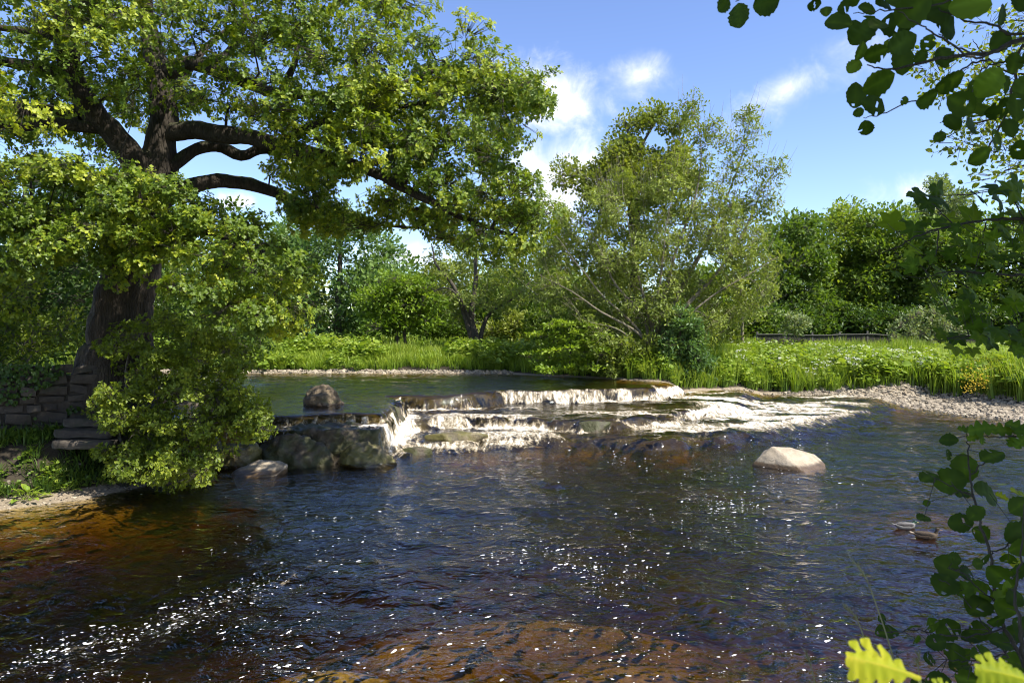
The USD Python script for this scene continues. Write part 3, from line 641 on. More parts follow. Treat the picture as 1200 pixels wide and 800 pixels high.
def tree(name, label, cat, base, trunk_pts, clumps, leafm, barkm, leaf=.14, per=110, crad=.8, tr=.18, seed=1, tpl=None, flat=.75, group=None, twigs=0, grow_up=.25, tint=.5, wander=.14, tipr=.012, ros=0, extra=None, fill=1.0):
    """A tree or bush: trunk polylines (world points), clump centres with their radii, leaves strewn through the clumps."""
    rng = np.random.default_rng(seed); per = int(per * DENSE); leaf = leaf * BIG
    gz = float(terrain(base[0], base[1])); T = thing(name, label, cat, (base[0], base[1], gz), group)
    wood, nodes, radii = Acc(), [], []
    for pts, r in trunk_pts:
        s = spline(np.c_[np.asarray(pts, float), np.interp(np.linspace(0, 1, len(pts)), np.linspace(0, 1, len(r)), r)], max(8, 4 * len(pts)))
        q = s[:, :3] + (fbm(s[:, :3] * .9 + seed, 2, seed)[:, None] - .5) * .25 * np.linspace(0, 1, len(s))[:, None]
        wood.add(*tube(q, np.maximum(s[:, 3], .008), 8), .5); nodes.append(q[2:]); radii.append(s[2:, 3])
    wood.put('trunk', barkm, T, smooth=True)
    C = np.asarray(clumps, float); rad = np.broadcast_to(crad, (len(C),)) * rng.uniform(.75, 1.2, len(C))
    br = Acc(); D = grow(rng, np.vstack(nodes), np.concatenate(radii), C, br, tip_r=tipr, k_r=.010, sides=4, wander=wander, step=.5, up=grow_up)
    st, tip, td, idx = clump_tips(rng, C, D, rad, per, flat, fill)
    k = slice(None, None, 1 if twigs else 4); sticks(st[k], tip[k], .009, .004, br, .5)
    if extra is not None: sticks(*extra(rng), br, .6)
    br.put('branches', barkm, T, kind='stuff')
    lv = Acc(); cl = rng.normal(0, .10, len(C))[idx] + tint
    if ros: rosettes(lv, rng, tip, td, ros, leaf, tpl or T_quad(), cl)
    else:
        n = len(tip); d = unit(td + rng.normal(0, .6, (n, 3))); nn = unit(rng.normal(0, .55, (n, 3)) + np.array([0, 0, 1.0]) + .5 * td)
        leaves(lv, tip, d, nn, leaf * rng.uniform(.65, 1.3, n), tpl or T_quad(), np.clip(cl + rng.normal(0, .12, n), 0, 1))
    lv.put('crown', leafm, T, kind='stuff')
    return T


def ground_at(px, d):
    x = (px - 600) / F * d; return np.array([x, d, float(terrain(x, d)) - .1])
def from_px(rng, poly, n, dr, sep=.6, holes=()): return sample_px(rng, poly, n, dr, holes, sep)
def stem(b, *pts): return [b] + [P(*p) for p in pts]


def woods():
    R = np.random.default_rng
    # left, behind the wall and the oak
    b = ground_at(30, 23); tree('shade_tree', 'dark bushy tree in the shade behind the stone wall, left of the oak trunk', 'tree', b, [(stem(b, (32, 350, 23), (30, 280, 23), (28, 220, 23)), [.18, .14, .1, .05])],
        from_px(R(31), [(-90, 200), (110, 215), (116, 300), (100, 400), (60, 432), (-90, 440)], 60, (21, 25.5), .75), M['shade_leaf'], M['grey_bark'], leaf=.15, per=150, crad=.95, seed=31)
    b = ground_at(-25, 20); tree('hazel_bush', 'sun-dappled leafy bush growing just behind the stone wall at its left end', 'bush', b, [(stem(b, (-20, 380, 20), (0, 340, 20)), [.07, .05, .02]), (stem(b, (-40, 380, 20), (-50, 330, 20)), [.07, .05, .02])],
        from_px(R(32), [(-90, 310), (40, 320), (80, 370), (70, 425), (-90, 440)], 34, (18, 20.5), .6), M['shrub_leaf'], M['grey_bark'], leaf=.09, per=150, crad=.6, seed=32)
    b = ground_at(178, 29); tree('shade_tree', 'dark leafy tree seen between the oak trunk and the low shrub', 'tree', b, [(stem(b, (176, 370, 29), (180, 300, 29)), [.16, .12, .05])],
        from_px(R(33), [(70, 260), (330, 250), (345, 330), (320, 415), (200, 432), (90, 430)], 62, (27, 33), .9), M['wood_leaf'], M['grey_bark'], leaf=.17, per=130, crad=1.1, seed=33)
    # beyond the upper pool
    b = ground_at(396, 50); tree('broad_tree', 'tall rounded blue-green tree standing behind the far meadow under the oak boughs', 'tree', b, [(stem(b, (396, 360, 50), (398, 320, 50), (400, 270, 50)), [.3, .25, .18, .06])],
        from_px(R(34), [(300, 300), (330, 262), (380, 246), (440, 262), (466, 300), (474, 350), (450, 386), (380, 392), (310, 396), (290, 350)], 70, (47, 54), 1.3), M['blue_leaf'], M['grey_bark'], leaf=.24, per=180, crad=1.5, seed=34)
    b = ground_at(470, 43.5); tree('young_tree', 'rounded bright yellow-green bush tree with short twin trunks in the far meadow', 'tree', b, [(stem(b, (463, 388, 43.5), (458, 365, 43.5)), [.13, .10, .05]), (stem(b + [.35, .2, 0], (474, 385, 43.5), (482, 362, 43.5)), [.12, .09, .05])],
        from_px(R(35), [(424, 352), (440, 334), (470, 322), (500, 330), (514, 350), (510, 376), (490, 386), (440, 388), (425, 372)], 44, (42.2, 44.8), .75), M['lime_leaf'], M['grey_bark'], leaf=.17, per=150, crad=.85, seed=35)
    b = ground_at(530, 60); tree('woodland_tree', 'dull green tree behind the bare-limbed tree, beside the bright yellow-green bush', 'tree', b, [(stem(b, (530, 350, 60), (530, 310, 60)), [.25, .2, .06])],
        from_px(R(36), [(480, 350), (500, 312), (540, 300), (575, 318), (590, 360), (570, 402), (490, 402)], 46, (57, 63), 1.3), M['alder_far'], M['grey_bark'], leaf=.24, per=130, crad=1.4, seed=36)
    b = ground_at(612, 55); tree('woodland_tree', 'mid green leafy tree closing the gap just left of the sprawling willow', 'tree', b, [(stem(b, (612, 350, 55), (612, 320, 55)), [.25, .2, .06])],
        from_px(R(37), [(560, 350), (575, 318), (610, 306), (650, 312), (670, 350), (660, 402), (570, 404)], 50, (52, 58), 1.2), M['wood_leaf'], M['grey_bark'], leaf=.22, per=140, crad=1.3, seed=37)
    # the tree with bare grey limbs
    b = ground_at(558, 44); st = [(stem(b, (556, 392, 44), (552, 372, 44), (556, 340, 44), (558, 300, 44), (556, 262, 44), (560, 225, 44.2)), [.34, .28, .22, .16, .12, .09, .04]), (stem(b + [-.1, 0, .5], (545, 370, 43.8), (538, 348, 43.7), (524, 326, 43.5), (512, 310, 43.3), (505, 285, 43.2)), [.2, .17, .14, .11, .08, .03]),
        (stem(b + [.15, 0, .5], (568, 378, 44.2), (580, 362, 44.4), (604, 348, 44.6), (628, 322, 44.8)), [.16, .13, .1, .06, .03]), (stem(b + [0, 0, 1.4], (540, 352, 43.4), (522, 338, 43), (500, 345, 42.8)), [.09, .07, .05, .02])]
    tree('half_bare_tree', 'leaning old tree with pale bare limbs and thin leaves, centre of the far bank', 'tree', b, st,
        np.vstack([from_px(R(38), [(500, 290), (520, 215), (560, 200), (600, 230), (632, 280), (640, 340), (590, 372), (520, 372), (490, 330)], 52, (42.5, 46), .9)]), M['willow_leaf'], M['grey_bark'], leaf=.125, per=58, crad=.95, seed=38, ros=3, tint=.5)
    # the tall alder behind the willow
    b = ground_at(742, 39); st = [(stem(b, (742, 380, 39), (744, 300, 39), (746, 240, 39), (742, 205, 39), (752, 172, 39), (770, 140, 39)), [.36, .32, .26, .20, .16, .10, .04]), (stem(b + [0, 0, 5.5], (736, 230, 38.6), (716, 205, 38.4), (690, 206, 38.2), (655, 205, 38)), [.16, .12, .10, .07, .03]),
        (stem(b + [0, 0, 6.8], (760, 205, 39.3), (782, 185, 39.5), (800, 178, 39.6)), [.13, .1, .07, .03]), (stem(b + [0, 0, 8.0], (738, 165, 39), (732, 142, 39)), [.12, .08, .03])]
    C = np.vstack([from_px(R(60), [(700, 180), (722, 150), (748, 165), (756, 190), (800, 155), (810, 200), (800, 240), (700, 240)], 34, (37.6, 40.4), .5), from_px(R(39), [(722, 146), (740, 128), (778, 126), (804, 136), (800, 156), (776, 150), (745, 156)], 13, (37.8, 40.2), .55), from_px(R(40), [(714, 172), (745, 160), (752, 190), (800, 166), (806, 192), (775, 215), (735, 205), (712, 190)], 24, (37.8, 40.2), .6),
        from_px(R(41), [(646, 206), (668, 188), (720, 178), (745, 205), (740, 235), (690, 228), (660, 220)], 26, (37, 40), .6), from_px(R(42), [(660, 235), (740, 215), (820, 190), (830, 250), (812, 320), (700, 330), (645, 300)], 60, (37, 41), .9)])
    tree('alder_tree', 'tall olive-green alder with flat layered crown rising behind the willow', 'tree', b, st, C, M['alder_far'], M['grey_bark'], leaf=.15, per=120, crad=.72, seed=39, flat=.8, tint=.75)

    # the sprawling willow with many pale stems
    b = ground_at(768, 34.4); st = []
    for i, pts in enumerate([((772, 380, 34.2), (790, 300, 34), (812, 240, 34), (822, 180, 34), (812, 122, 34)), ((780, 375, 34.4), (820, 300, 34.8), (850, 235, 35), (872, 175, 35.2), (880, 132, 35.3)), ((786, 380, 34), (840, 320, 34), (872, 270, 34), (892, 225, 34), (914, 192, 34)),
                             ((760, 370, 34), (745, 310, 33.6), (735, 250, 33.4), (728, 215, 33.4)), ((755, 375, 33.8), (720, 330, 33.2), (700, 285, 33), (680, 245, 33)), ((750, 390, 33.6), (705, 345, 33), (670, 300, 32.6), (648, 272, 32.4)), ((752, 395, 33.4), (700, 362, 32.8), (660, 335, 32.4), (632, 322, 32.2)),
                             ((775, 385, 34.8), (800, 330, 35.4), (828, 280, 35.8), (846, 220, 36)), ((765, 380, 33.8), (775, 320, 33.4), (780, 270, 33.2), (790, 215, 33)), ((782, 395, 33.6), (830, 350, 33.4), (880, 320, 33.2), (912, 300, 33.2)), ((748, 405, 33.2), (720, 385, 32.6), (690, 378, 32.2))]):
        st.append((stem(b + [(i % 4 - 1.5) * .18, (i % 3 - 1) * .15, 0], *pts), [.15, .12, .08, .05, .03, .01] if i < 3 else [.10, .075, .045, .026, .010]))
    C = np.vstack([from_px(R(43), [(640, 262), (700, 215), (760, 200), (830, 215), (880, 260), (912, 300), (912, 350), (870, 385), (820, 400), (770, 420), (700, 400), (640, 372), (628, 320)], 165, (32.4, 36.4), .62),
        np.array([P(x, y, 34 + dz) for x, y, dz in [(812, 124, 0), (806, 136, .2), (818, 150, 0), (824, 165, .2), (836, 150, .3), (846, 165, .6), (872, 142, 1.2), (880, 134, 1.3), (884, 156, 1), (868, 172, 1), (858, 190, 1), (826, 190, 0), (818, 208, .2), (846, 210, .8), (866, 205, .8), (886, 195, .2), (912, 196, 0), (904, 210, 0), (890, 226, 0), (880, 245, 0), (896, 250, .2), (868, 235, .6), (905, 238, 0), (860, 256, .3), (884, 272, 0), (795, 190, -.5), (788, 205, -.6)]])])

    def bare(rng):                                               # thin pale dead shoots fanning out through the leaves
        n = 1100; i = rng.integers(0, len(C), n); s = C[i] + rng.normal(0, .4, (n, 3)); root = P(768, 395, 34.2)
        d = unit(unit(s - root) * .8 + rng.normal(0, .22, (n, 3)) + [0, -.15, .55]); l = rng.uniform(.4, 1.5, n)[:, None]
        return s, s + d * l, .009, .003
    tree('willow_tree', 'wide sprawling willow with many pale bare shoots and sparse leaves at the centre right', 'tree', b, st, C, M['willow_leaf'], M['pale_twig'], leaf=.125, per=66, crad=.70, seed=43, tpl=T_quad(.45), ros=3, extra=bare, grow_up=.1, wander=.10, flat=1.0)
    # green bushes along the far waterside
    rng = R(44); C = []
    for k, (y0, x0, x1) in enumerate([(378, 640, 690), (388, 628, 704), (398, 640, 712), (408, 626, 716), (418, 632, 708), (430, 640, 704)]):
        for x in np.linspace(x0, x1, 7): C.append(P(x + rng.normal(0, 3), y0 + abs(x - 668) * .12 + rng.normal(0, 1.5), 33.2 + rng.uniform(-.8, .5)))
    b = ground_at(668, 34.9); tree('elder_sapling', 'low bright green bush with level tiers of leaves at the water edge, under the willow', 'bush', b, [(stem(b, (668, 405, 34.5), (666, 376, 34.3)), [.06, .05, .02])], np.array(C), M['lime_leaf'], M['grey_bark'], leaf=.13, per=70, crad=.42, seed=44, flat=.24, tint=.75)
    b = ground_at(796, 33.0); tree('ivy_bush', 'dense dark green ivy-clad bush at the water edge below the willow', 'bush', b, [(stem(b, (796, 420, 32.6), (798, 370, 32.6)), [.10, .08, .03])],
        np.vstack([from_px(R(45), [(768, 420), (778, 390), (790, 362), (808, 366), (820, 395), (832, 420), (828, 446), (768, 448)], 46, (31.9, 33.4), .42)]), M['blue_leaf'], M['grey_bark'], leaf=.13, per=120, crad=.46, seed=45, tint=.5)
    b = ground_at(735, 33.6); tree('waterside_bush', 'shaded low bush hanging over the water left of the ivy bush', 'bush', b, [(stem(b, (735, 425, 33.3), (738, 400, 33.2)), [.06, .05, .02])],
        np.vstack([from_px(R(46), [(700, 412), (730, 396), (768, 400), (770, 444), (705, 444)], 36, (32.4, 33.8), .42)]), M['willow_leaf'], M['grey_bark'], leaf=.12, per=100, crad=.45, seed=46, tint=.35)
    # the wood on the right
    W = 'woodland_tree'
    spec = [('dark green rounded tree in the wood directly right of the willow', 934, 54, [(896, 300), (905, 268), (935, 254), (962, 262), (972, 300), (968, 395), (898, 400)], 'wood_leaf', 60, 1.35, .52),
            ('leafy green tree with a domed top, second of the wood right of the willow', 990, 58, [(958, 290), (966, 258), (992, 246), (1018, 256), (1028, 300), (1024, 392), (956, 394)], 'wood_leaf', 62, 1.4, .62),
            ('broad light green tree with the highest dome in the middle of the right wood', 1048, 56, [(1012, 300), (1020, 258), (1046, 246), (1076, 256), (1088, 300), (1080, 388), (1010, 392)], 'wood_leaf', 62, 1.4, .68),
            ('tall pale green tree with thin feathery top rising above the right wood', 1104, 66, [(1068, 262), (1082, 236), (1094, 212), (1112, 222), (1130, 232), (1138, 262), (1136, 320), (1066, 320)], 'pale_leaf', 46, 1.25, .45),
            ('shadowed green tree behind the hanging maple boughs near the right edge', 1122, 54, [(1080, 300), (1092, 270), (1125, 262), (1160, 274), (1168, 320), (1160, 396), (1080, 396)], 'wood_leaf', 60, 1.35, .45),
            ('leafy green tree of the wood, cut off by the right edge of the view', 1196, 54, [(1150, 300), (1165, 262), (1200, 250), (1240, 270), (1250, 330), (1240, 398), (1150, 398)], 'wood_leaf', 62, 1.4, .5)]
    for k, (lab, px, d, poly, m, n, cr, ti) in enumerate(spec):
        b = ground_at(px, d); y0 = min(p[1] for p in poly)
        tree(W, lab, 'tree', b, [(stem(b, (px, 370, d), (px + 2, 330, d), (px, y0 + 30, d)), [.24, .2, .15, .05])], from_px(R(50 + k), poly, n, (d - 3.2, d + 2.5), 1.15), M[m], M['grey_bark'], leaf=.23, per=190, crad=cr, seed=50 + k, tint=ti, flat=.7)
    b = ground_at(1092, 42); rng = R(57); C = []
    for a_ in np.linspace(-1.15, .95, 13):
        for l in (.9, 1.5, 2.1, 2.7): C.append(b + np.array([math.sin(a_) * l, rng.uniform(-.6, .6), .3 + math.cos(a_) * l * .95 + .5]))
    tree('pale_shrub', 'pale grey-green shrub with upright leafy shoots in front of the dark right wood', 'bush', b, [(list(b + np.array([[0, 0, 0], [-.3, 0, .9], [-1.0, 0, 1.9]])), [.05, .03, .01]), (list(b + np.array([[0, 0, 0], [.2, 0, .9], [.7, 0, 2.2]])), [.05, .03, .01])], np.array(C), M['pale_leaf'], M['pale_twig'], leaf=.13, per=46, crad=.34, seed=57, twigs=1, flat=1.0, tint=.6)
    b = ground_at(869, 41); tree('thin_birch', 'slim pale young tree trunk standing at the meadow edge right of the willow', 'tree', b, [(stem(b, (870, 380, 41), (868, 350, 41), (871, 325, 41)), [.11, .09, .07, .03])], from_px(R(58), [(850, 350), (866, 322), (884, 340), (886, 372), (852, 374)], 12, (40.4, 41.6), .4), M['willow_leaf'], M['pale_twig'], leaf=.13, per=40, crad=.5, seed=58)
    b = ground_at(931, 40); tree('sapling', 'small light green sapling on a thin pale stem in front of the fence', 'tree', b, [(stem(b, (931, 395, 40), (932, 375, 40)), [.035, .03, .012])], from_px(R(59), [(912, 382), (922, 368), (940, 368), (952, 380), (940, 390), (920, 390)], 14, (39.6, 40.4), .3), M['pale_leaf'], M['pale_twig'], leaf=.14, per=40, crad=.36, seed=59)
    # further woodland that shuts off the horizon
    for k, (px, d, w, h, lab) in enumerate([(-260, 40, 13, 11, 'tall dark tree upstream of the oak, out to the far left'), (60, 62, 10, 9, 'distant green tree seen past the oak trunk on the far bank'), (215, 66, 12, 11, 'distant green tree behind the low shrub on the far bank'), (330, 72, 12, 11, 'distant green tree left of the blue-green tree'), (455, 78, 12, 9, 'distant hazy tree behind the bright yellow-green bush'),
                                          (575, 82, 12, 8, 'distant tree behind the half-bare tree'), (690, 70, 11, 8, 'distant tree mostly hidden behind the willow'), (840, 66, 10, 8, 'distant tree in the gap right of the willow'), (1010, 80, 13, 9.5, 'back tree of the right wood behind the second dome'), (1330, 50, 13, 11, 'tall tree of the right wood beyond the picture edge')]):
        b = ground_at(px, d); rng = R(80 + k); u = unit(rng.normal(size=(46, 3))) * (rng.random(46) ** .4)[:, None]
        C = b + np.array([0, 0, h * .55]) + u * [w * .5, 2.6, h * .45]
        tree('distant_tree', lab, 'tree', b, [([b, b + [0, 0, h * .3], b + [.2, 0, h * .75]], [.3, .22, .06])], C, M['wood_leaf'] if k % 3 else M['alder_far'], M['grey_bark'], leaf=.34, per=110, crad=1.7, seed=80 + k)


woods()


def low_shrub():
    rng = np.random.default_rng(61)
    root = np.array([-8.6, 16.2, float(terrain(-8.6, 16.2)) - .1])
    T = thing('overhanging_shrub', 'bright yellow-green shrub leaning over the water in front of the oak trunk', 'bush', tuple(root + [0, 0, .1]))
    wood, nodes, radii = Acc(), [], []
    for pts in [((165, 470, 15.9), (200, 440, 15.4), (235, 410, 15.0)), ((170, 490, 15.8), (215, 470, 15.2), (262, 455, 14.8)), ((175, 505, 15.8), (225, 500, 15.2), (280, 490, 15.0)), ((160, 520, 15.6), (200, 528, 15.0), (235, 540, 14.8)), ((150, 460, 15.9), (150, 420, 15.6), (160, 395, 15.4)), ((190, 480, 16.3), (240, 440, 16.5), (290, 410, 16.6)), ((140, 510, 15.2), (150, 530, 14.6), (170, 548, 14.3))]:
        s = spline(np.array([root] + [P(*p) for p in pts]), 18); wood.add(*tube(s, np.linspace(.055, .014, 18), 6), .5); nodes.append(s[3:]); radii.append(np.linspace(.05, .014, 18)[3:])
    wood.put('stem', M['grey_bark'], T, smooth=True)
    A = [sample_px(rng, [(120, 400), (160, 380), (205, 372), (250, 385), (285, 400), (300, 430), (275, 440), (300, 470), (310, 490), (290, 500), (250, 490), (230, 470), (180, 450), (130, 440)], 62, (14.0, 16.6), (), .34),
         sample_px(rng, [(120, 450), (200, 450), (260, 490), (262, 520), (250, 545), (225, 566), (170, 568), (130, 550), (112, 510)], 58, (13.7, 15.6), (), .34), sample_px(rng, [(250, 455), (300, 470), (314, 490), (305, 512), (280, 505), (262, 490)], 14, (14.6, 15.6), (), .26)]
    C = np.vstack(A); br = Acc(); D = grow(rng, np.vstack(nodes), np.concatenate(radii), C, br, tip_r=.006, k_r=.006, sides=4, wander=.15, step=.25)
    st, tip, td, idx = clump_tips(rng, C, D, .36 * rng.uniform(.7, 1.2, len(C)), 46, .62)
    sticks(st, tip, .005, .0025, br, .5); br.put('branches', M['grey_bark'], T, kind='stuff')
    lv = Acc(); rosettes(lv, rng, tip, td, 5, .09, T_quad(.66), .52 + rng.normal(0, .1, len(C))[idx]); lv.put('crown', M['shrub_leaf'], T, kind='stuff')


low_shrub()


# ---------------------------------------------------------------- rocks
def boulder(pts, seed, amp=.06, edge=.09, freq=2.2, it=4):
    """A weathered stone: the hull of some points, refined to edge metres, softened and roughened."""
    h = manifold3d.Manifold.hull_points(np.asarray(pts, np.float64)).refine_to_length(edge)
    m = h.to_mesh(); t = trimesh.Trimesh(m.vert_properties[:, :3], m.tri_verts, process=True)
    trimesh.smoothing.filter_taubin(t, iterations=it)
    size = np.ptp(t.vertices, axis=0).max(); v = np.array(t.vertices); n = np.array(t.vertex_normals)
    k = (fbm(v * freq / size * 3 + seed * 3.7, 5, seed) - .5) * 1.6 + .5 * (np.abs(fbm(v * freq / size * 5 + seed, 3, seed + 9) - .5) * -2 + .3)
    t.vertices = v + n * (k * amp)[:, None]
    return t


def rock(name, label, pts, at, mat, seed, amp=.06, edge=.08, group=None, freq=2.2):
    m = boulder(pts, seed, amp, edge, freq); a = Acc(); a.add(m.vertices + np.asarray(at, float), m.faces, .5)
    return a.put(name, mat, smooth=55, label=label, cat='rock', group=group) if False else a.put(name, mat, smooth=True, label=label, cat='rock', group=group)


def lump(rng, sx, sy, sz, n=16, flat=.5):
    u = unit(rng.normal(size=(n, 3))); u = np.sign(u) * np.abs(u) ** .7
    p = u * [sx, sy, sz]; p[:, 2] = np.where(p[:, 2] > 0, p[:, 2] * (1 - flat * rng.random(n)), p[:, 2]); return p


def rocks():
    R = np.random.default_rng
    rock('boulder', 'pale flat-topped boulder standing alone in the river on the right', [(-.95, .12, .02), (-.90, .10, -.3), (-.44, .05, .50), (-.52, .40, .32), (.25, .60, .38), (.30, .10, .36), (.80, .35, .22), (.92, .05, .04), (.74, -.40, -.06), (.10, -.80, -.04), (.15, -.70, -.4), (-.30, .0, -.4), (.9, .4, -.4), (-.7, .5, -.4), (-.62, .02, .30), (-.16, -.28, .26)], G(930, 548) + [0, .2, 0], M['pale_rock'], 3, .04, .055)
    rock('boulder', 'rough brown weathered boulder standing in the upper pool above the falls', [(-.62, 0, -.4), (-.60, .1, .12), (-.48, -.1, .40), (-.22, .1, .58), (.12, .15, .62), (.36, .05, .50), (.54, 0, .28), (.68, 0, -.02), (.6, -.1, -.4), (.05, -.50, .05), (-.36, -.45, .18), (.1, -.42, .34), (0, .5, .3), (0, .5, -.4), (.2, -.45, -.4)], np.array([-6.02, 21.6, 1.12]), M['dark_rock'], 7, .11, .055, freq=3.4)
    rock('boulder', 'pale flat slab of rock at the foot of the ledge beside the shrub', [(-.68, .0, .0), (-.5, .3, .12), (-.1, .35, .30), (.45, .25, .26), (.66, .05, .20), (.5, -.25, .02), (.0, -.4, .0), (-.5, -.25, -.02), (-.6, .3, -.3), (.6, .3, -.3), (.4, -.3, -.3), (-.4, -.3, -.3)], G(302, 556) + [0, .1, .0], M['pale_rock'], 11, .05, .05)
    L = 'wet_ledge'
    rng = R(5)
    rock(L, 'long dark wet rock ledge the left fall runs over, behind the mossy boulders', [(-1.6, -.15, -.9), (1.35, -.35, -.9), (1.5, .1, -.2), (1.55, -.1, -.9), (1.42, -.05, .70), (1.40, 1.1, .72), (.2, -.22, .74), (-1.0, -.12, .70), (-1.6, -.05, .66), (-1.7, 1.1, .72), (-1.7, 1.1, -.9), (1.55, 1.1, -.9), (0, -.42, -.2)], np.array([-5.0, 18.12, .085]), M['ledge_rock'], 13, .20, .07, freq=4.5)
    rock(L, 'dark mossy rock face between the left fall and the upper fall', [(-.35, -1.2, -.9), (.55, -1.0, -.9), (.42, -1.0, .05), (-.3, -1.25, .12), (-.2, .2, 1.03), (.0, 1.0, 1.06), (.30, 1.0, .9), (.62, .6, .3), (.7, .6, -.8), (-.5, 1.0, .9), (-.5, 1, -.9)], np.array([-3.95, 21.0, .06]), M['ledge_rock'], 15, .18, .07, freq=3.2)
    rock('mossy_boulder', 'golden mossy boulder at the right end of the wet ledge', [(-.75, 0, -.4), (-.62, .1, .30), (-.3, -.1, .50), (.1, .1, .56), (.45, 0, .42), (.78, 0, .05), (.8, .1, -.4), (.1, -.5, .05), (-.4, -.45, .1), (.4, -.4, -.3), (0, .5, .3), (0, .5, -.4)], np.array([-3.78, 17.55, .02]), M['moss_rock'], 17, .14, .05, freq=3.0)
    rock('mossy_boulder', 'broad dark mossy boulder against the middle of the wet ledge', [(-1.1, 0, -.5), (-1.0, .1, .45), (-.5, -.1, .74), (.2, .0, .76), (.7, -.05, .50), (1.0, 0, .0), (.9, 0, -.5), (.1, -.55, .1), (-.6, -.5, .2), (.5, -.5, -.3), (0, .5, .5), (0, .5, -.5)], np.array([-5.55, 17.6, .02]), M['ledge_rock'], 19, .17, .06, freq=3.0)
    rock('mossy_boulder', 'small mossy boulder half hidden at the shrub side of the ledge', lump(R(8), .7, .45, .55, 18), np.array([-6.95, 17.45, .12]), M['moss_rock'], 21, .14, .05, freq=3.0)
    rock('mossy_boulder', 'dark mossy boulder under the shrub, next to the ledge end', lump(R(9), .8, .55, .75, 18), np.array([-7.75, 17.4, .25]), M['ledge_rock'], 23, .15, .06, freq=3.0)
    s0 = P(535, 508, 20.3)
    rock('flat_rock', 'low flat brown rock just breaking the foam below the second fall', [(-1.0, 0, -.3), (-.95, .1, .02), (-.4, -.2, .10), (.5, -.15, .12), (.95, .05, .05), (.9, .3, -.3), (0, -.4, -.3), (0, .5, .08), (-.5, .5, -.3)], np.array([-1.65, 20.1, .33]), M['moss_rock'], 25, .04, .06)
    rock('flat_rock', 'small dark wet rock splitting the foam on the right rapids', [(-.6, 0, -.3), (-.5, .1, .03), (.1, -.1, .10), (.55, .05, .04), (.5, .3, -.3), (0, -.35, -.3), (0, .4, .03)], np.array([2.6, 21.6, .50]), M['ledge_rock'], 27, .04, .06)
    rock('flat_rock', 'wet rock slab at the foot of the narrow left side chute', [(-.6, 0, -.3), (-.55, .1, .05), (.1, -.2, .16), (.5, .05, .10), (.6, .3, -.3), (0, -.4, -.3), (0, .4, .08)], np.array([-2.75, 19.0, .06]), M['ledge_rock'], 29, .05, .06)
    rock('stepping_rock', 'grey-brown rock at the waterside below the oak roots', lump(R(12), .55, .4, .35, 18), np.array([-8.15, 17.2, .9]), M['wall_stone'], 31, .07, .06)


rocks()


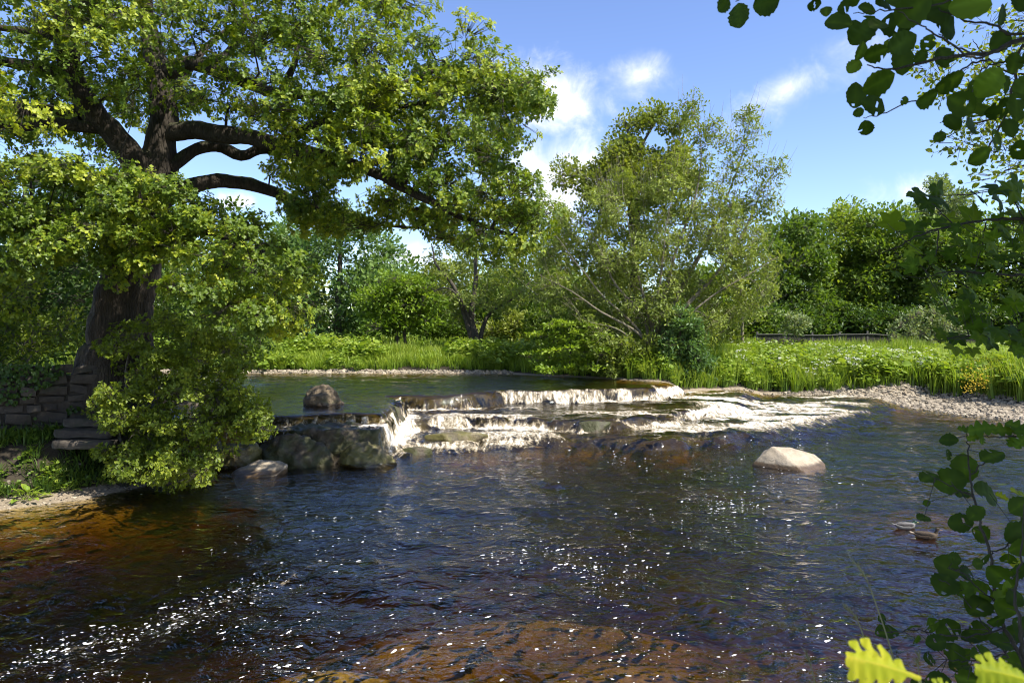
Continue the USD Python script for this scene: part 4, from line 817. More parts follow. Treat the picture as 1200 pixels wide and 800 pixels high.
def stone_wall():
    rng = np.random.default_rng(14)
    T = thing('stone_wall', 'old drystone wall of rough dark stones on the left bank at the oak foot', 'wall', (-11.6, 14.8, 1.0))
    line = np.array([(-16.5, 11.2), (-13.6, 13.3), (-11.5, 14.85), (-10.2, 15.75), (-9.55, 16.0)])
    L = np.r_[0, np.cumsum(np.linalg.norm(np.diff(line, axis=0), axis=1))]
    at = lambda s: np.array([np.interp(s, L, line[:, 0]), np.interp(s, L, line[:, 1])])
    z = 1.12; course = 0; count = 0
    while z < 2.62:
        hh = rng.uniform(.11, .27); s = rng.uniform(0, .25)
        while s < L[-1]:
            w = rng.uniform(.18, .75); q = at(s + w / 2); tn = unit(at(min(s + w, L[-1])) - at(s) + 1e-6); nr = np.array([tn[1], -tn[0]])
            if z < 2.45 or rng.random() < .75:
                p = np.array([(sx * w * .5 * rng.uniform(.70, 1.0), sy * .17 * rng.uniform(.6, 1.15), sz * hh * .5 * rng.uniform(.62, 1.0)) for sx in (-1, 1) for sy in (-1, 1) for sz in (-1, 1)] + [(rng.uniform(-.3, .3) * w, -.2 * rng.uniform(.8, 1.3), rng.uniform(-.3, .3) * hh) for _ in range(3)] + [(rng.uniform(-.4, .4) * w, 0, sq * hh * .5 * rng.uniform(.8, 1.25)) for sq in (-1, 1)])
                h = manifold3d.Manifold.hull_points(p); m = h.to_mesh(); v = m.vert_properties[:, :3]
                ang = rng.normal(0, .10); v = np.stack([v[:, 0], v[:, 1], v[:, 2] + v[:, 0] * ang], 1)
                o = rng.normal(0, .05)
                wv = np.stack([q[0] + v[:, 0] * tn[0] - (v[:, 1] + o) * -nr[0], q[1] + v[:, 0] * tn[1] - (v[:, 1] + o) * -nr[1], z + hh / 2 + v[:, 2] - .12 * (1 - min(1, s / 3)) * 0], 1)
                a = Acc(); a.add(wv, m.tri_verts, rng.random()); a.put('stone', M['wall_stone'], T); count += 1
            s += w + .012
        z += hh + .008; course += 1
    core = Acc()
    for i in range(len(line) - 1):
        p, q = line[i], line[i + 1]; tn = unit(q - p); nr = np.array([-tn[1], tn[0]])
        pts = np.array([[*(e + nr * o), zz] for e in (p, q) for o in (-.02, .3) for zz in (.8, 2.42)])
        m = manifold3d.Manifold.hull_points(pts).to_mesh(); core.add(m.vert_properties[:, :3], m.tri_verts, .2)
    core.put('wall_core', M['wall_stone'], T)
    iv = thing('ivy', 'dark ivy and moss trailing over the old stone wall', 'plant', (-11.6, 14.8, 1.6)); r2 = np.random.default_rng(15); n = 4200
    s = r2.uniform(0, L[-1], n); zz = r2.uniform(1.2, 2.75, n); q = np.stack([np.interp(s, L, line[:, 0]), np.interp(s, L, line[:, 1])], 1)
    k = fbm(np.stack([s * .9, zz * 1.2, s * 0], -1), 3, 5) + .10 * (zz - 2.0) > .53; s, zz, q = s[k], zz[k], q[k]; n = len(s)
    fn = np.array([.56, -.83, 0.0]); c = np.c_[q, zz] + fn * r2.uniform(.17, .27, (n, 1)); lf = Acc()
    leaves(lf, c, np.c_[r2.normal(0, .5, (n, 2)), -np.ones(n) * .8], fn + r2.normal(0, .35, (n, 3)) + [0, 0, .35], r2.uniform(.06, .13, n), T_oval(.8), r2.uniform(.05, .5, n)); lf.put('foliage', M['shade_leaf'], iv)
    T2 = thing('stone_steps', 'flat stone slabs stepping down the left bank below the oak roots', 'steps', (-9.3, 15.2, 1.0))
    for i, (x, y, z, w) in enumerate([(-9.35, 15.35, 1.42, 1.1), (-9.3, 15.1, 1.22, 1.25), (-9.2, 14.9, 1.02, 1.3), (-8.7, 15.9, 1.62, .8)]):
        m = boulder([(sx * w / 2, sy * .32, sz * .09) for sx in (-1, 1) for sy in (-1, 1) for sz in (-1, 1)] + [(.1, -.38, 0)], 60 + i, .04, .10); a = Acc(); a.add(m.vertices + [x, y, z], m.faces, .5); a.put('slab', M['wall_stone'], T2, smooth=True)


stone_wall()


def fence():
    T = thing('field_fence', 'low dark netted fence with pale top rail in front of the right wood', 'fence', (20, 44, 2))
    p0, p1 = np.array([15.8, 44.0]), np.array([30.0, 44.0]); n = 8
    rail = plain_mat('fence_rail_look', (.07, .066, .055), .8); net = plain_mat('fence_net_look', (.045, .042, .032), .9, .3, 9.0)
    q = [p0 + (p1 - p0) * i / n for i in range(n + 1)]; zz = [2.02 + .05 * math.sin(i * 2.1) for i in range(n + 1)]
    for a_, z in zip(q, zz):
        a = Acc(); m = trimesh.creation.box([.10, .10, 1.6]); a.add(m.vertices + [a_[0], a_[1], z + .5], m.faces, .5); a.put('post', rail, T)
    for i in range(n):
        b, c = np.r_[q[i], zz[i] + 1.1], np.r_[q[i + 1], zz[i + 1] + 1.1]; a = Acc(); a.add(*tube(np.array([b, (b + c) / 2 + [0, 0, -.02], c]) - [0, .08, 0], .035, 6), .5); a.put('rail', rail, T)
        # a panel of woven strands
        a = Acc(); s, e = [], []
        for k in range(44):
            u = (k + .5) / 44; x = b * (1 - u) + c * u; s.append(x + [0, .02 * (-1) ** k, -1.0]); e.append(x + [0, .02 * (-1) ** k, -.02])
        for k in range(13):
            h = -.05 - k * .075; s.append(b + [0, 0, h]); e.append(c + [0, 0, h])
        sticks(np.array(s), np.array(e), np.full(len(s), .026), np.full(len(s), .026), a, .5); a.put('net_panel', net, T)


fence()


# ---------------------------------------------------------------- meadow, herbs, gravel
def instancer(name, protos, mat_names, pos, yaw, scale, label, cat, tilt=None, which=None, proto_name='tuft'):
    rng = np.random.default_rng(len(pos)); n = len(pos)
    pi = UsdGeom.PointInstancer.Define(stage, numbered('/World', name))
    for k, acc in enumerate(protos):
        m = acc.put(proto_name, M[mat_names[k]] if isinstance(mat_names[k], str) else mat_names[k], _Par(pi)); pi.CreatePrototypesRel().AddTarget(m.GetPath())
    pi.CreatePositionsAttr(Vt.Vec3fArray.FromNumpy(np.asarray(pos, np.float32)))
    pi.CreateProtoIndicesAttr(Vt.IntArray.FromNumpy((rng.integers(0, len(protos), n) if which is None else which).astype(np.int32)))
    h = np.asarray(yaw) / 2; tx = rng.normal(0, .05, n) if tilt is None else rng.normal(0, tilt, n)
    q = np.stack([np.cos(h) * np.cos(tx), np.cos(h) * np.sin(tx), np.sin(h) * np.sin(tx), np.sin(h) * np.cos(tx)], 1)
    pi.CreateOrientationsAttr(Vt.QuathArray([Gf.Quath(*map(float, r)) for r in q]))
    s = np.asarray(scale, float); s = np.repeat(s[:, None], 3, 1) if s.ndim == 1 else s
    pi.CreateScalesAttr(Vt.Vec3fArray.FromNumpy(s.astype(np.float32)))
    tag(pi, label, cat, None, 'stuff')


class _Par:
    def __init__(self, p): self.p = p
    def GetPath(self): return self.p.GetPath()


def blade_tuft(seed, n=16, h=.8, spread=.16, width=.014, droop=.5):
    rng = np.random.default_rng(seed); a = Acc()
    for i in range(n):
        az = rng.uniform(0, 6.28); r = spread * math.sqrt(rng.random()); l = h * rng.uniform(.55, 1.15); lean = rng.uniform(.05, droop); w = width * rng.uniform(.7, 1.4)
        o = np.array([math.cos(az) * r, math.sin(az) * r, 0]); dr = np.array([math.cos(az), math.sin(az), 0]); sd = np.array([-dr[1], dr[0], 0])
        rows = [(0, w), (.45, w), (.8, w * .7), (1, .001)]; v = []
        for t_, ww in rows:
            c = o + dr * lean * l * t_ * t_ + np.array([0, 0, l * t_ * (1 - .25 * lean * t_)]); v += [c - sd * ww, c + sd * ww]
        f = [(0, 1, 3), (0, 3, 2), (2, 3, 5), (2, 5, 4), (4, 5, 7), (4, 7, 6)]
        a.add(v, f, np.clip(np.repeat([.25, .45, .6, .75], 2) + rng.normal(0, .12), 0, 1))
    return a


def herb(seed, n=26, h=.9, size=.13, w=.75, r=.22):
    rng = np.random.default_rng(seed); a = Acc(); ax = rng.normal(0, r, (n, 2)) * .8; z = h * rng.uniform(.25, 1.0, n)
    c = np.c_[ax, z]; d = unit(np.c_[rng.normal(size=(n, 2)), rng.uniform(-.4, .3, n)]); nn = unit(np.c_[rng.normal(0, .45, (n, 2)), np.ones(n)])
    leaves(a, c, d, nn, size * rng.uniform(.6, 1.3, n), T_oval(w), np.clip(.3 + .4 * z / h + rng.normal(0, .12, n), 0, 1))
    sticks(np.c_[ax[:8] * .4, np.zeros(8)], c[:8], np.full(8, .006), np.full(8, .003), a, .3)
    return a


def umbel(seed):
    rng = np.random.default_rng(seed); a, b = Acc(), Acc(); h = 1.15
    for k in range(7):
        t_ = np.array([rng.normal(0, .16), rng.normal(0, .16), h * rng.uniform(.75, 1.08)]); sticks(np.array([[0, 0, h * .3]]), t_[None], .005, .003, a, .5)
        for j in range(7):
            p = t_ + np.r_[rng.normal(0, .035, 2), rng.normal(0, .01)]; an = np.arange(6) * 1.047; rr = .015 * rng.uniform(.6, 1.2)
            v = np.vstack([p + np.c_[np.cos(an) * rr, np.sin(an) * rr, rng.normal(0, .005, 6)], p + [0, 0, .012]]); b.add(v, [(i, (i + 1) % 6, 6) for i in range(6)], .5)
    return a, b


def scatter(rng, n, xr, yr, dens=None):
    x, y = rng.uniform(*xr, n), rng.uniform(*yr, n); d = -sdist(RIVER, x, y)
    k = d > (0.25 if dens is None else dens(x, y, rng))
    k = k & (d > 0.2); return x[k], y[k], d[k]


def meadow():
    rng = np.random.default_rng(70)
    bar = lambda x, y: (x > 14.5) & (y < 33.4)
    # tall grass on the far bank
    x, y, d = scatter(rng, 21000, (-32, 46), (28, 47)); k = (d > np.where(bar(x, y), 3.5, np.where(x < 0, .7, .25)) + rng.normal(0, .12, len(x))) & (fbm(np.stack([x * .35, y * .35, x * 0], -1), 3, 71) > .20); x, y, d = x[k], y[k], d[k]
    hh = np.where(x > 5, 1.30, .78) * (.25 + 1.5 * fbm(np.stack([x * .3, y * .3, x * 0], -1), 3, 72)) * np.interp(d, [0, 1.2, 3], [.55, .9, 1.05])
    pos = np.c_[x, y, terrain(x, y) - .04]
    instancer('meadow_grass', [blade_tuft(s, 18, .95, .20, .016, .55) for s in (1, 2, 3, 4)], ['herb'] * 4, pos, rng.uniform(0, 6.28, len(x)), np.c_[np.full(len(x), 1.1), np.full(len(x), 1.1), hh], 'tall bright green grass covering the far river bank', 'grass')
    # broad-leaved herbs among it
    x, y, d = scatter(rng, 14000, (-26, 44), (29, 46)); k = (d > np.where(bar(x, y), 3.7, .2)) & (fbm(np.stack([x * .45, y * .45, x * 0 + 9], -1), 3, 73) > np.where(x > 5, .38, np.where(x > -4, .50, .64))); x, y, d = x[k], y[k], d[k]
    sc = rng.uniform(.7, 1.5, len(x)) * np.interp(d, [0, 1.5], [.6, 1.0])
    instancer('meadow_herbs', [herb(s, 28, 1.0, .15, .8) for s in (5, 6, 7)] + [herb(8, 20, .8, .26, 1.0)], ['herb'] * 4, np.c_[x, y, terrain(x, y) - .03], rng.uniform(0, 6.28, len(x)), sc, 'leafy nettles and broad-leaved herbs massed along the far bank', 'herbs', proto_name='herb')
    # far field: shorter and sparser
    x, y, d = scatter(rng, 9000, (-60, 70), (46, 75))
    instancer('field_grass', [blade_tuft(s, 14, .7, .3, .03, .5) for s in (11, 12)], ['herb'] * 2, np.c_[x, y, terrain(x, y) - .04], rng.uniform(0, 6.28, len(x)), rng.uniform(.8, 1.5, len(x)), 'grass of the field beyond the far bank', 'grass')
    # white umbels and yellow flowers
    u = [umbel(s) for s in (1, 2, 3)]
    c = np.vstack([from_px(rng, [(950, 425), (1000, 412), (1110, 412), (1110, 432), (960, 436)], 60, (33.5, 39), .1), from_px(rng, [(850, 418), (950, 408), (960, 430), (850, 436)], 24, (34, 40), .1)])
    pos = np.c_[c[:, :2], terrain(c[:, 0], c[:, 1])]; yaw = rng.uniform(0, 6.28, len(c)); sc = rng.uniform(.85, 1.25, len(c)); w = rng.integers(0, 3, len(c))
    instancer('cow_parsley_stems', [q[0] for q in u], ['green_stem'] * 3, pos, yaw, sc, 'thin green stems under the white umbel flowers on the right bank', 'flowers', tilt=0, which=w, proto_name='stem')
    instancer('cow_parsley_flowers', [q[1] for q in u], ['petal_white'] * 3, pos, yaw, sc, 'flat white umbel flowers dotted over the right bank', 'flowers', tilt=0, which=w, proto_name='umbel')
    c = from_px(rng, [(1132, 446), (1190, 440), (1215, 452), (1200, 466), (1135, 462)], 110, (30.5, 33.5), .08); x, y = c[:, 0], c[:, 1]; b = Acc()
    for k in range(26):
        p = np.r_[rng.normal(0, .18, 2), rng.uniform(.55, .95)]; an = np.arange(5) * 1.2566; rr = .032; b.add(np.vstack([p + np.c_[np.cos(an) * rr, np.sin(an) * rr, an * 0], p + [0, 0, .015]]), [(i, (i + 1) % 5, 5) for i in range(5)], .5)
    instancer('yellow_flowers', [b], ['petal_yellow'], np.c_[x, y, terrain(x, y)], rng.uniform(0, 6.28, len(x)), rng.uniform(.8, 1.2, len(x)), 'yellow flowers in bloom at the gravel edge on the far right', 'flowers', proto_name='flower')
    # left bank: thin shaded growth
    x, y, d = scatter(rng, 9000, (-16, -7.4), (9, 18)); k = (d > .6) & (fbm(np.stack([x * .9, y * .9, x * 0], -1), 3, 74) > .50) & ~((d > 2.1) & (d < 3.1)); x, y = x[k], y[k]
    instancer('bank_grass', [blade_tuft(s, 12, .30, .12, .010, 1.0) for s in (21, 22)] + [herb(23, 9, .18, .09, .7, .1)], ['shade_leaf', 'shade_leaf', 'wood_leaf'], np.c_[x, y, terrain(x, y) - .02], rng.uniform(0, 6.28, len(x)), rng.uniform(.6, 1.3, len(x)), 'thin grass and small herbs on the shaded left bank', 'grass')
    # gravel
    g = []
    for s in range(6):
        r_ = np.random.default_rng(300 + s); m = manifold3d.Manifold.hull_points(lump(r_, 1, .75, .5, 14, .3)).to_mesh(); a = Acc(); a.add(m.vert_properties[:, :3], m.tri_verts, .5); g.append(a)
    gr2 = rock_mat('dark_gravel_look', (.10, .08, .055), (.30, .25, .18), moss_lo=.95, scale=5.0, bump=.01)
    x, y = rng.uniform(13.5, 27, 26000), rng.uniform(20, 34.5, 26000); d = -sdist(RIVER, x, y); k = (d > -.45) & (d < 4.3) & (y > 22); x, y = x[k], y[k]
    x2, y2 = rng.uniform(-22, 0, 9000), rng.uniform(36, 39, 9000); d2 = -sdist(RIVER, x2, y2); k = (d2 > -.2) & (d2 < .5); x, y = np.r_[x, x2[k]], np.r_[y, y2[k]]
    x3, y3 = rng.uniform(7, 16, 4000), rng.uniform(29, 35, 4000); d3 = -sdist(RIVER, x3, y3); k = (d3 > -.2) & (d3 < .15) & (x3 > 10); x, y = np.r_[x, x3[k]], np.r_[y, y3[k]]
    s = np.clip(rng.lognormal(math.log(.055), .5, len(x)), .025, .2)
    instancer('gravel_bank', g, ['gravel', 'gravel', gr2, 'gravel', 'gravel', gr2], np.c_[x, y, terrain(x, y) + s * .15], rng.uniform(0, 6.28, len(x)), s, 'pale river gravel heaped along the right and far shore', 'gravel', tilt=.25, proto_name='stone')
    # fallen leaves, pebbles at the left shore
    x, y = rng.uniform(-12, -7.6, 2600), rng.uniform(11.5, 17.5, 2600); d = -sdist(RIVER, x, y); k = (d > -.3) & (d < 1.3); x, y = x[k], y[k]; s = np.clip(rng.lognormal(math.log(.022), .5, len(x)), .008, .09)
    instancer('shore_pebbles', g[:3], ['wall_stone', 'gravel', gr2], np.c_[x, y, terrain(x, y)], rng.uniform(0, 6.28, len(x)), s, 'small stones scattered along the left shore', 'gravel', tilt=.2, proto_name='stone')


meadow()


def bank_plants():
    rng = np.random.default_rng(90)
    for k, (px, py, d, n, l, lab) in enumerate([(34, 590, 13.7, 22, .34, 'bright leafy dock plant on the sandy left shore'), (10, 598, 13.35, 14, .26, 'small leafy plant at the far left end of the sandy shore'), (78, 560, 14.3, 18, .26, 'tuft of long leaves on the left bank above the sand'), (64, 540, 14.5, 16, .30, 'arching fern-like plant on the shaded left bank'),
                                               (8, 500, 14.9, 16, .30, 'light green plant at the foot of the stone wall'), (120, 566, 14.9, 16, .22, 'low green plant at the waterline under the shrub')]):
        x, y = (px - 600) / F * d, d
        if -sdist(RIVER, np.array([x]), np.array([y]))[0] < .15: y += .4
        b = np.array([x, y, float(terrain(x, y)) - .02]); T = thing('bank_plant', lab, 'plant', tuple(b)); lv = Acc()
        az = rng.uniform(0, 6.28, n); el = rng.uniform(.35, 1.2, n); dr = np.c_[np.cos(az) * np.cos(el), np.sin(az) * np.cos(el), np.sin(el)]
        st_ = Acc(); tip = b + dr * l * .6; sticks(np.repeat(b[None], n, 0), tip, np.full(n, .005), np.full(n, .003), st_, .5); st_.put('stem', M['green_stem'], T)
        leaves(lv, tip, dr + [0, 0, -.35], np.c_[-dr[:, :2], np.ones(n)], l * rng.uniform(.4, .75, n), T_oval(.42, .1, -.22), rng.uniform(.4, .9, n)); lv.put('foliage', M['herb'], T)


bank_plants()


# ---------------------------------------------------------------- foreground leaves
def big_leaf(kind, rng):
    """One large leaf as a grid across its midrib: base at the origin, along +x, upper side +z, length 1."""
    n = {'alder': 12, 'oak': 48, 'maple': 0, 'shoot': 64}[kind]
    if kind == 'maple':
        th = np.linspace(-math.pi, math.pi, 61)[:-1]; lob = np.zeros_like(th)
        for c, a_, w in ((0, 1.0, .42), (.95, .88, .38), (-.95, .88, .38), (1.9, .6, .4), (-1.9, .6, .4)): lob = np.maximum(lob, a_ * np.exp(-np.abs((th - c) / w) ** 1.5))
        r = .36 + .46 * lob + .03 * np.sin(th * 19) * (lob > .25); r = r * (1 - .78 * np.exp(-((np.abs(th) - math.pi) / .28) ** 2))
        out = np.c_[r * np.cos(th), r * np.sin(th)]; inn = out * .5
        z = lambda p: .10 * np.abs(np.sin(np.arctan2(p[:, 1], p[:, 0]) * 2.9)) * np.hypot(*p.T) - .22 * np.hypot(*p.T) ** 2
        v = np.vstack([[[0, 0, 0]], np.c_[inn, z(inn)], np.c_[out, z(out)]]); k = np.arange(60); k2 = (k + 1) % 60
        f = np.vstack([np.c_[np.zeros(60, int), 1 + k, 1 + k2], np.c_[1 + k, 61 + k, 61 + k2], np.c_[1 + k, 61 + k2, 1 + k2]])
        v[:, 0] += .18; return v, f
    if kind == 'shoot':                                         # deeply lobed young leaf, one half folded back along the midrib
        LS = shapely.LineString; half = lambda q, w: [LS([(.04, 0), (.95, 0)]).buffer(.03)] + [LS([(x, 0), (x + dx, q * l)]).buffer(b, 6) for x, dx, l, b in ((.24, .06, .14 * w, .050), (.40, .10, .27 * w, .062), (.58, .13, .33 * w, .070), (.74, .14, .25 * w, .062), (.88, .07, .05 * w, .055))]
        g_ = shapely.union_all(half(1, .55 * rng.uniform(.9, 1.1)) + half(-1, rng.uniform(.9, 1.1))).buffer(.02).buffer(-.035).buffer(.015)
        g_ = max(getattr(g_, 'geoms', [g_]), key=lambda q: q.area).simplify(.003)
        v2, f2 = trimesh.creation.triangulate_polygon(g_, engine='earcut'); v2, f2 = trimesh.remesh.subdivide_to_size(np.c_[v2, np.zeros(len(v2))], f2, .06)
        v2[:, 2] = np.where(v2[:, 1] > 0, -1.1 * v2[:, 1], -.15 * v2[:, 1]) - .12 * v2[:, 0] ** 2 + .02 * np.cos(v2[:, 0] * 42 + np.abs(v2[:, 1]) * 9) * np.minimum(np.abs(v2[:, 1]) * 8, 1)
        return v2, f2
    u = np.linspace(0, 1, n + 1)
    if kind == 'alder': w = .46 * np.sin(np.pi * u ** .85) ** .62 * (.82 + .3 * u) * (1 + .07 * np.sin(u * 34) + rng.normal(0, .03, n + 1)); w[0] = .01; w[-1] = .05
    else: lo = np.abs(np.sin(np.pi * (4 * u ** .92 - .1))) ** .7; w = (.04 + .33 * np.sin(np.pi * u ** 1.2) ** .7) * (.36 + .64 * lo); w[:5] = np.minimum(w[:5], [.015, .02, .03, .04, .06]); w[-1] = .03
    cup, dr, tw = rng.uniform(.05, .3), rng.uniform(.05, .3), rng.normal(0, .10)
    v = []
    for i, (uu, ww) in enumerate(zip(u, w)):
        for s in (-1, -.5, 0, .5, 1):
            sweep = .10 * abs(s) * ww                            # side veins run forward
            z = cup * (abs(s) * ww) * .9 - dr * uu * uu + .018 * math.sin(uu * 30 + abs(s) * 1.5) * abs(s) + tw * s * ww * uu
            v.append((uu + sweep, s * ww, z))
    f = []
    for i in range(n):
        for j in range(4):
            if kind == 'alder' and 1 < i < n - 1 and rng.random() < .028: continue      # eaten by insects
            a_ = i * 5 + j; f += [(a_, a_ + 5, a_ + 6), (a_, a_ + 6, a_ + 1)]
    return np.array(v), np.array(f)


def put_leaf(T, kind, rng, c, size, mat, face=None, along=None, name='leaf', tint=None):
    """A big leaf centred at c, its face turned roughly to the direction face."""
    v, f = big_leaf(kind, rng); v = v - [.5, 0, 0]
    n = unit(np.array(face if face is not None else (rng.normal(0, .5), -1.0, rng.normal(.3, .5)), float)); d = np.array(along if along is not None else rng.normal(size=3), float); d = unit(d - (d @ n) * n); s = np.cross(n, d)
    t0 = rng.uniform(.2, .8) if tint is None else tint                    # paler midrib, blotched blade
    tv = np.clip(t0 + .28 * (np.abs(v[:, 1]) < .012) + .5 * (fbm(v * 5 + rng.uniform(0, 50), 3, 2) - .5), 0, 1)
    a = Acc(); a.add(c + size * (v[:, :1] * d + v[:, 1:2] * s + v[:, 2:] * n), f, tv)
    return a.put(name, mat, T, smooth=True)


def twig(T, pts, r0, r1, mat=None, name='twig', sides=6):
    p = spline(np.asarray(pts, float), max(6, 5 * len(pts))); p[1:-1] += np.random.default_rng(int(abs(p[0, 0]) * 1e4) % 9999).normal(0, .0025, (len(p) - 2, 3)); a = Acc(); a.add(*tube(p, np.linspace(r0, r1, len(p)), sides), .5); return a.put(name, mat or M['twig'], T, smooth=True)


def alder_branch():
    rng = np.random.default_rng(101)
    T = thing('alder_branch', 'dark round-leaved alder boughs hanging into the top right corner, with insect-eaten leaves', 'branch', (2.9, 2.2, 4.4))
    D = 2.15
    for pts, r0, r1 in [([(1330, 20, 2.3), (1200, 46, D), (1162, 62, D), (1118, 66, D), (1078, 74, D), (1042, 82, D), (1016, 76, D)], .009, .0018), ([(1162, 62, D), (1140, 68, 2.05), (1100, 42, 2.0), (1080, 30, 2.0), (1052, 14, 2.0)], .004, .0015), ([(1330, 8, 2.3), (1200, 40, 2.25), (1165, 30, 2.25), (1132, 24, 2.2), (1100, 10, 2.2)], .006, .002),
                        ([(1142, 64, D), (1112, 50, D), (1100, 40, 2.1)], .003, .0015), ([(1330, 60, 2.5), (1210, 50, 2.3), (1190, 90, 2.3), (1180, 130, 2.3), (1160, 170, 2.3), (1150, 186, 2.3)], .007, .0015), ([(1180, 70, 2.2), (1150, 84, 2.2), (1138, 115, 2.2), (1128, 140, 2.2)], .003, .0012), ([(1160, 70, 2.2), (1128, 80, 2.2), (1092, 114, 2.15), (1072, 118, D), (1032, 134, D), (1012, 138, D)], .0035, .0013),
                        ([(1330, -60, 2.3), (1150, -30, 2.2), (1040, -6, 2.2), (970, -4, 2.2), (900, -8, 2.2), (862, 2, 2.2)], .006, .0015), ([(1200, -30, 2.2), (1100, 4, 2.15), (1040, 12, 2.1), (1000, 16, 2.1)], .004, .0012)]:
        twig(T, PL(pts), r0, r1)
    spots = [(866, 18, 14, 0), (848, 4, 11, 0), (899, 4, 15, 0), (983, 26, 14, 0), (1011, 35, 17, 0), (1030, 28, 12, 1), (1052, 29, 16, 0), (1009, 60, 10, 1), (1027, 63, 12, 0), (1058, 50, 15, 0), (1046, 54, 10, 1), (1058, 72, 15, 0), (1001, 78, 9, 1), (1031, 97, 17, 0), (1003, 111, 14, 0), (1024, 124, 14, 0), (1015, 150, 9, 0), (1087, 115, 14, 0),
             (1138, 6, 20, 2), (1111, 30, 19, 0), (1175, 46, 13, 0), (1106, 66, 12, 0), (1160, 96, 17, 1), (1114, 96, 16, 0), (1117, 143, 11, 0), (1138, 145, 15, 0), (1150, 183, 12, 0), (1190, 72, 12, 0), (1192, 124, 16, 0), (1168, 164, 13, 0), (1126, 122, 16, 0), (1070, 12, 20, 0), (1090, 18, 18, 0), (1018, 10, 10, 0), (1038, 4, 12, 0), (955, 6, 8, 0), (1000, -6, 14, 0), (1060, -8, 18, 0), (1104, 2, 16, 0), (1088, 50, 9, 0), (1080, 66, 8, 0), (1174, 128, 15, 0), (1150, 128, 14, 1), (1102, 160, 7, 0), (1180, 100, 12, 0), (1145, 110, 15, 0), (990, 8, 9, 0), (968, 12, 7, 0), (1006, 132, 6, 0), (1060, 118, 5, 0), (1184, 150, 11, 0), (1196, 176, 12, 0), (1206, 100, 16, 0), (1210, 60, 14, 0), (1176, 18, 12, 0), (1195, 5, 14, 0)]
    for px, py, s, k in spots:
        d = D + rng.uniform(-.18, .22); c = P(px, py, d); size = 2.15 * s / F * d
        put_leaf(T, 'alder', rng, c, size, M['fg_leaf'], face=(rng.normal(0, .45), -1, rng.normal(-.15, .45)), along=(rng.normal(-.5, .6), rng.normal(0, .3), rng.normal(-.5, .6)), tint=[rng.uniform(.1, .45), rng.uniform(.6, .8), .95][k])
    # the tree these boughs belong to: trunk and crown to the right of the view
    bx, by = 5.0, 1.0; gz = float(terrain(bx, by)); T2 = thing('alder_tree', 'waterside alder on the near bank whose boughs reach in from the right', 'tree', (bx, by, gz))
    w = Acc(); b = np.array([bx, by, gz - .2])
    main = spline(np.array([b, b + [-.1, 0, 2.2], b + [-.05, .1, 4.5], b + [.1, .1, 7.5]]), 20); w.add(*tube(main, np.linspace(.20, .05, 20), 10), .5); nodes = [main[4:]]; rr = [np.linspace(.18, .05, 16)]
    for q in ([(4.0, 2.3, 4.6), P(1330, 20, 2.3)], [(4.2, 2.4, 4.2), P(1330, 60, 2.5)], [(3.9, 2.3, 4.8), P(1330, -60, 2.3)], [(4.6, 3.4, 4.2), P(1270, 270, 3.7)], [(4.6, 3.2, 3.8), P(1270, 340, 3.7)]):
        s = spline(np.array([main[8], *q]), 14); w.add(*tube(s, np.linspace(.06, .009, 14), 6), .5); nodes.append(s[3:10]); rr.append(np.full(7, .03))
    w.put('trunk', M['grey_bark'], T2, smooth=True)
    C = np.array([bx - .6, by + .2, 7.6]) + unit(rng.normal(size=(230, 3))) * (rng.random(230) ** .4)[:, None] * [2.5, 2.0, 2.9]
    C = C[C[:, 1] > .35]; C = C[(C[:, 0] > .86 * np.maximum(C[:, 1], 1.0)) | (C[:, 2] > EYE + .62 * C[:, 1] + 1)]
    br = Acc(); Dd = grow(rng, np.vstack(nodes), np.concatenate(rr), C, br, tip_r=.006, k_r=.008, sides=4, step=.4); br.put('branches', M['grey_bark'], T2, kind='stuff')
    st, tip, td, idx = clump_tips(rng, C, Dd, .55, 46, .7); lv = Acc(); rosettes(lv, rng, tip, td, 4, .12, T_quad(.9), .4); lv.put('crown', M['fg_leaf'], T2, kind='stuff')


alder_branch()


def hawthorn_spray():
    rng = np.random.default_rng(104)
    T = thing('small_leaved_bough', 'bough of small light leaves behind the alder boughs at the right edge', 'branch', P(1260, 120, 5.0))
    for pts in [[(1290, 60, 5.2), (1230, 40, 5.0), (1196, 24, 5), (1170, 30, 5)], [(1290, 100, 5.2), (1230, 90, 5), (1180, 84, 5), (1150, 60, 5), (1140, 46, 5)], [(1290, 140, 5.2), (1220, 130, 5), (1160, 140, 5), (1130, 150, 5), (1110, 160, 5)], [(1290, 180, 5.2), (1230, 190, 5), (1190, 196, 5), (1170, 205, 5), (1165, 215, 5)], [(1290, 230, 5.2), (1240, 215, 5), (1190, 218, 5), (1160, 226, 5)]]:
        twig(T, PL(pts), .012, .002)
    C = np.vstack([sample_px(rng, [(1180, 0), (1240, 0), (1240, 240), (1160, 235), (1160, 200), (1180, 190), (1110, 165), (1095, 120), (1085, 60), (1140, 40)], 44, (4.6, 5.3), (), .14)]); lv = Acc()
    st, tip, td, idx = clump_tips(rng, C, np.zeros_like(C), .20, 16, .8); w = Acc(); sticks(st, tip, .0025, .0012, w, .4); w.put('twigs', M['twig'], T, kind='stuff')
    rosettes(lv, rng, tip, td, 3, .042, T_oval(.6), .55); lv.put('foliage', M['shrub_leaf'], T, kind='stuff')


hawthorn_spray()


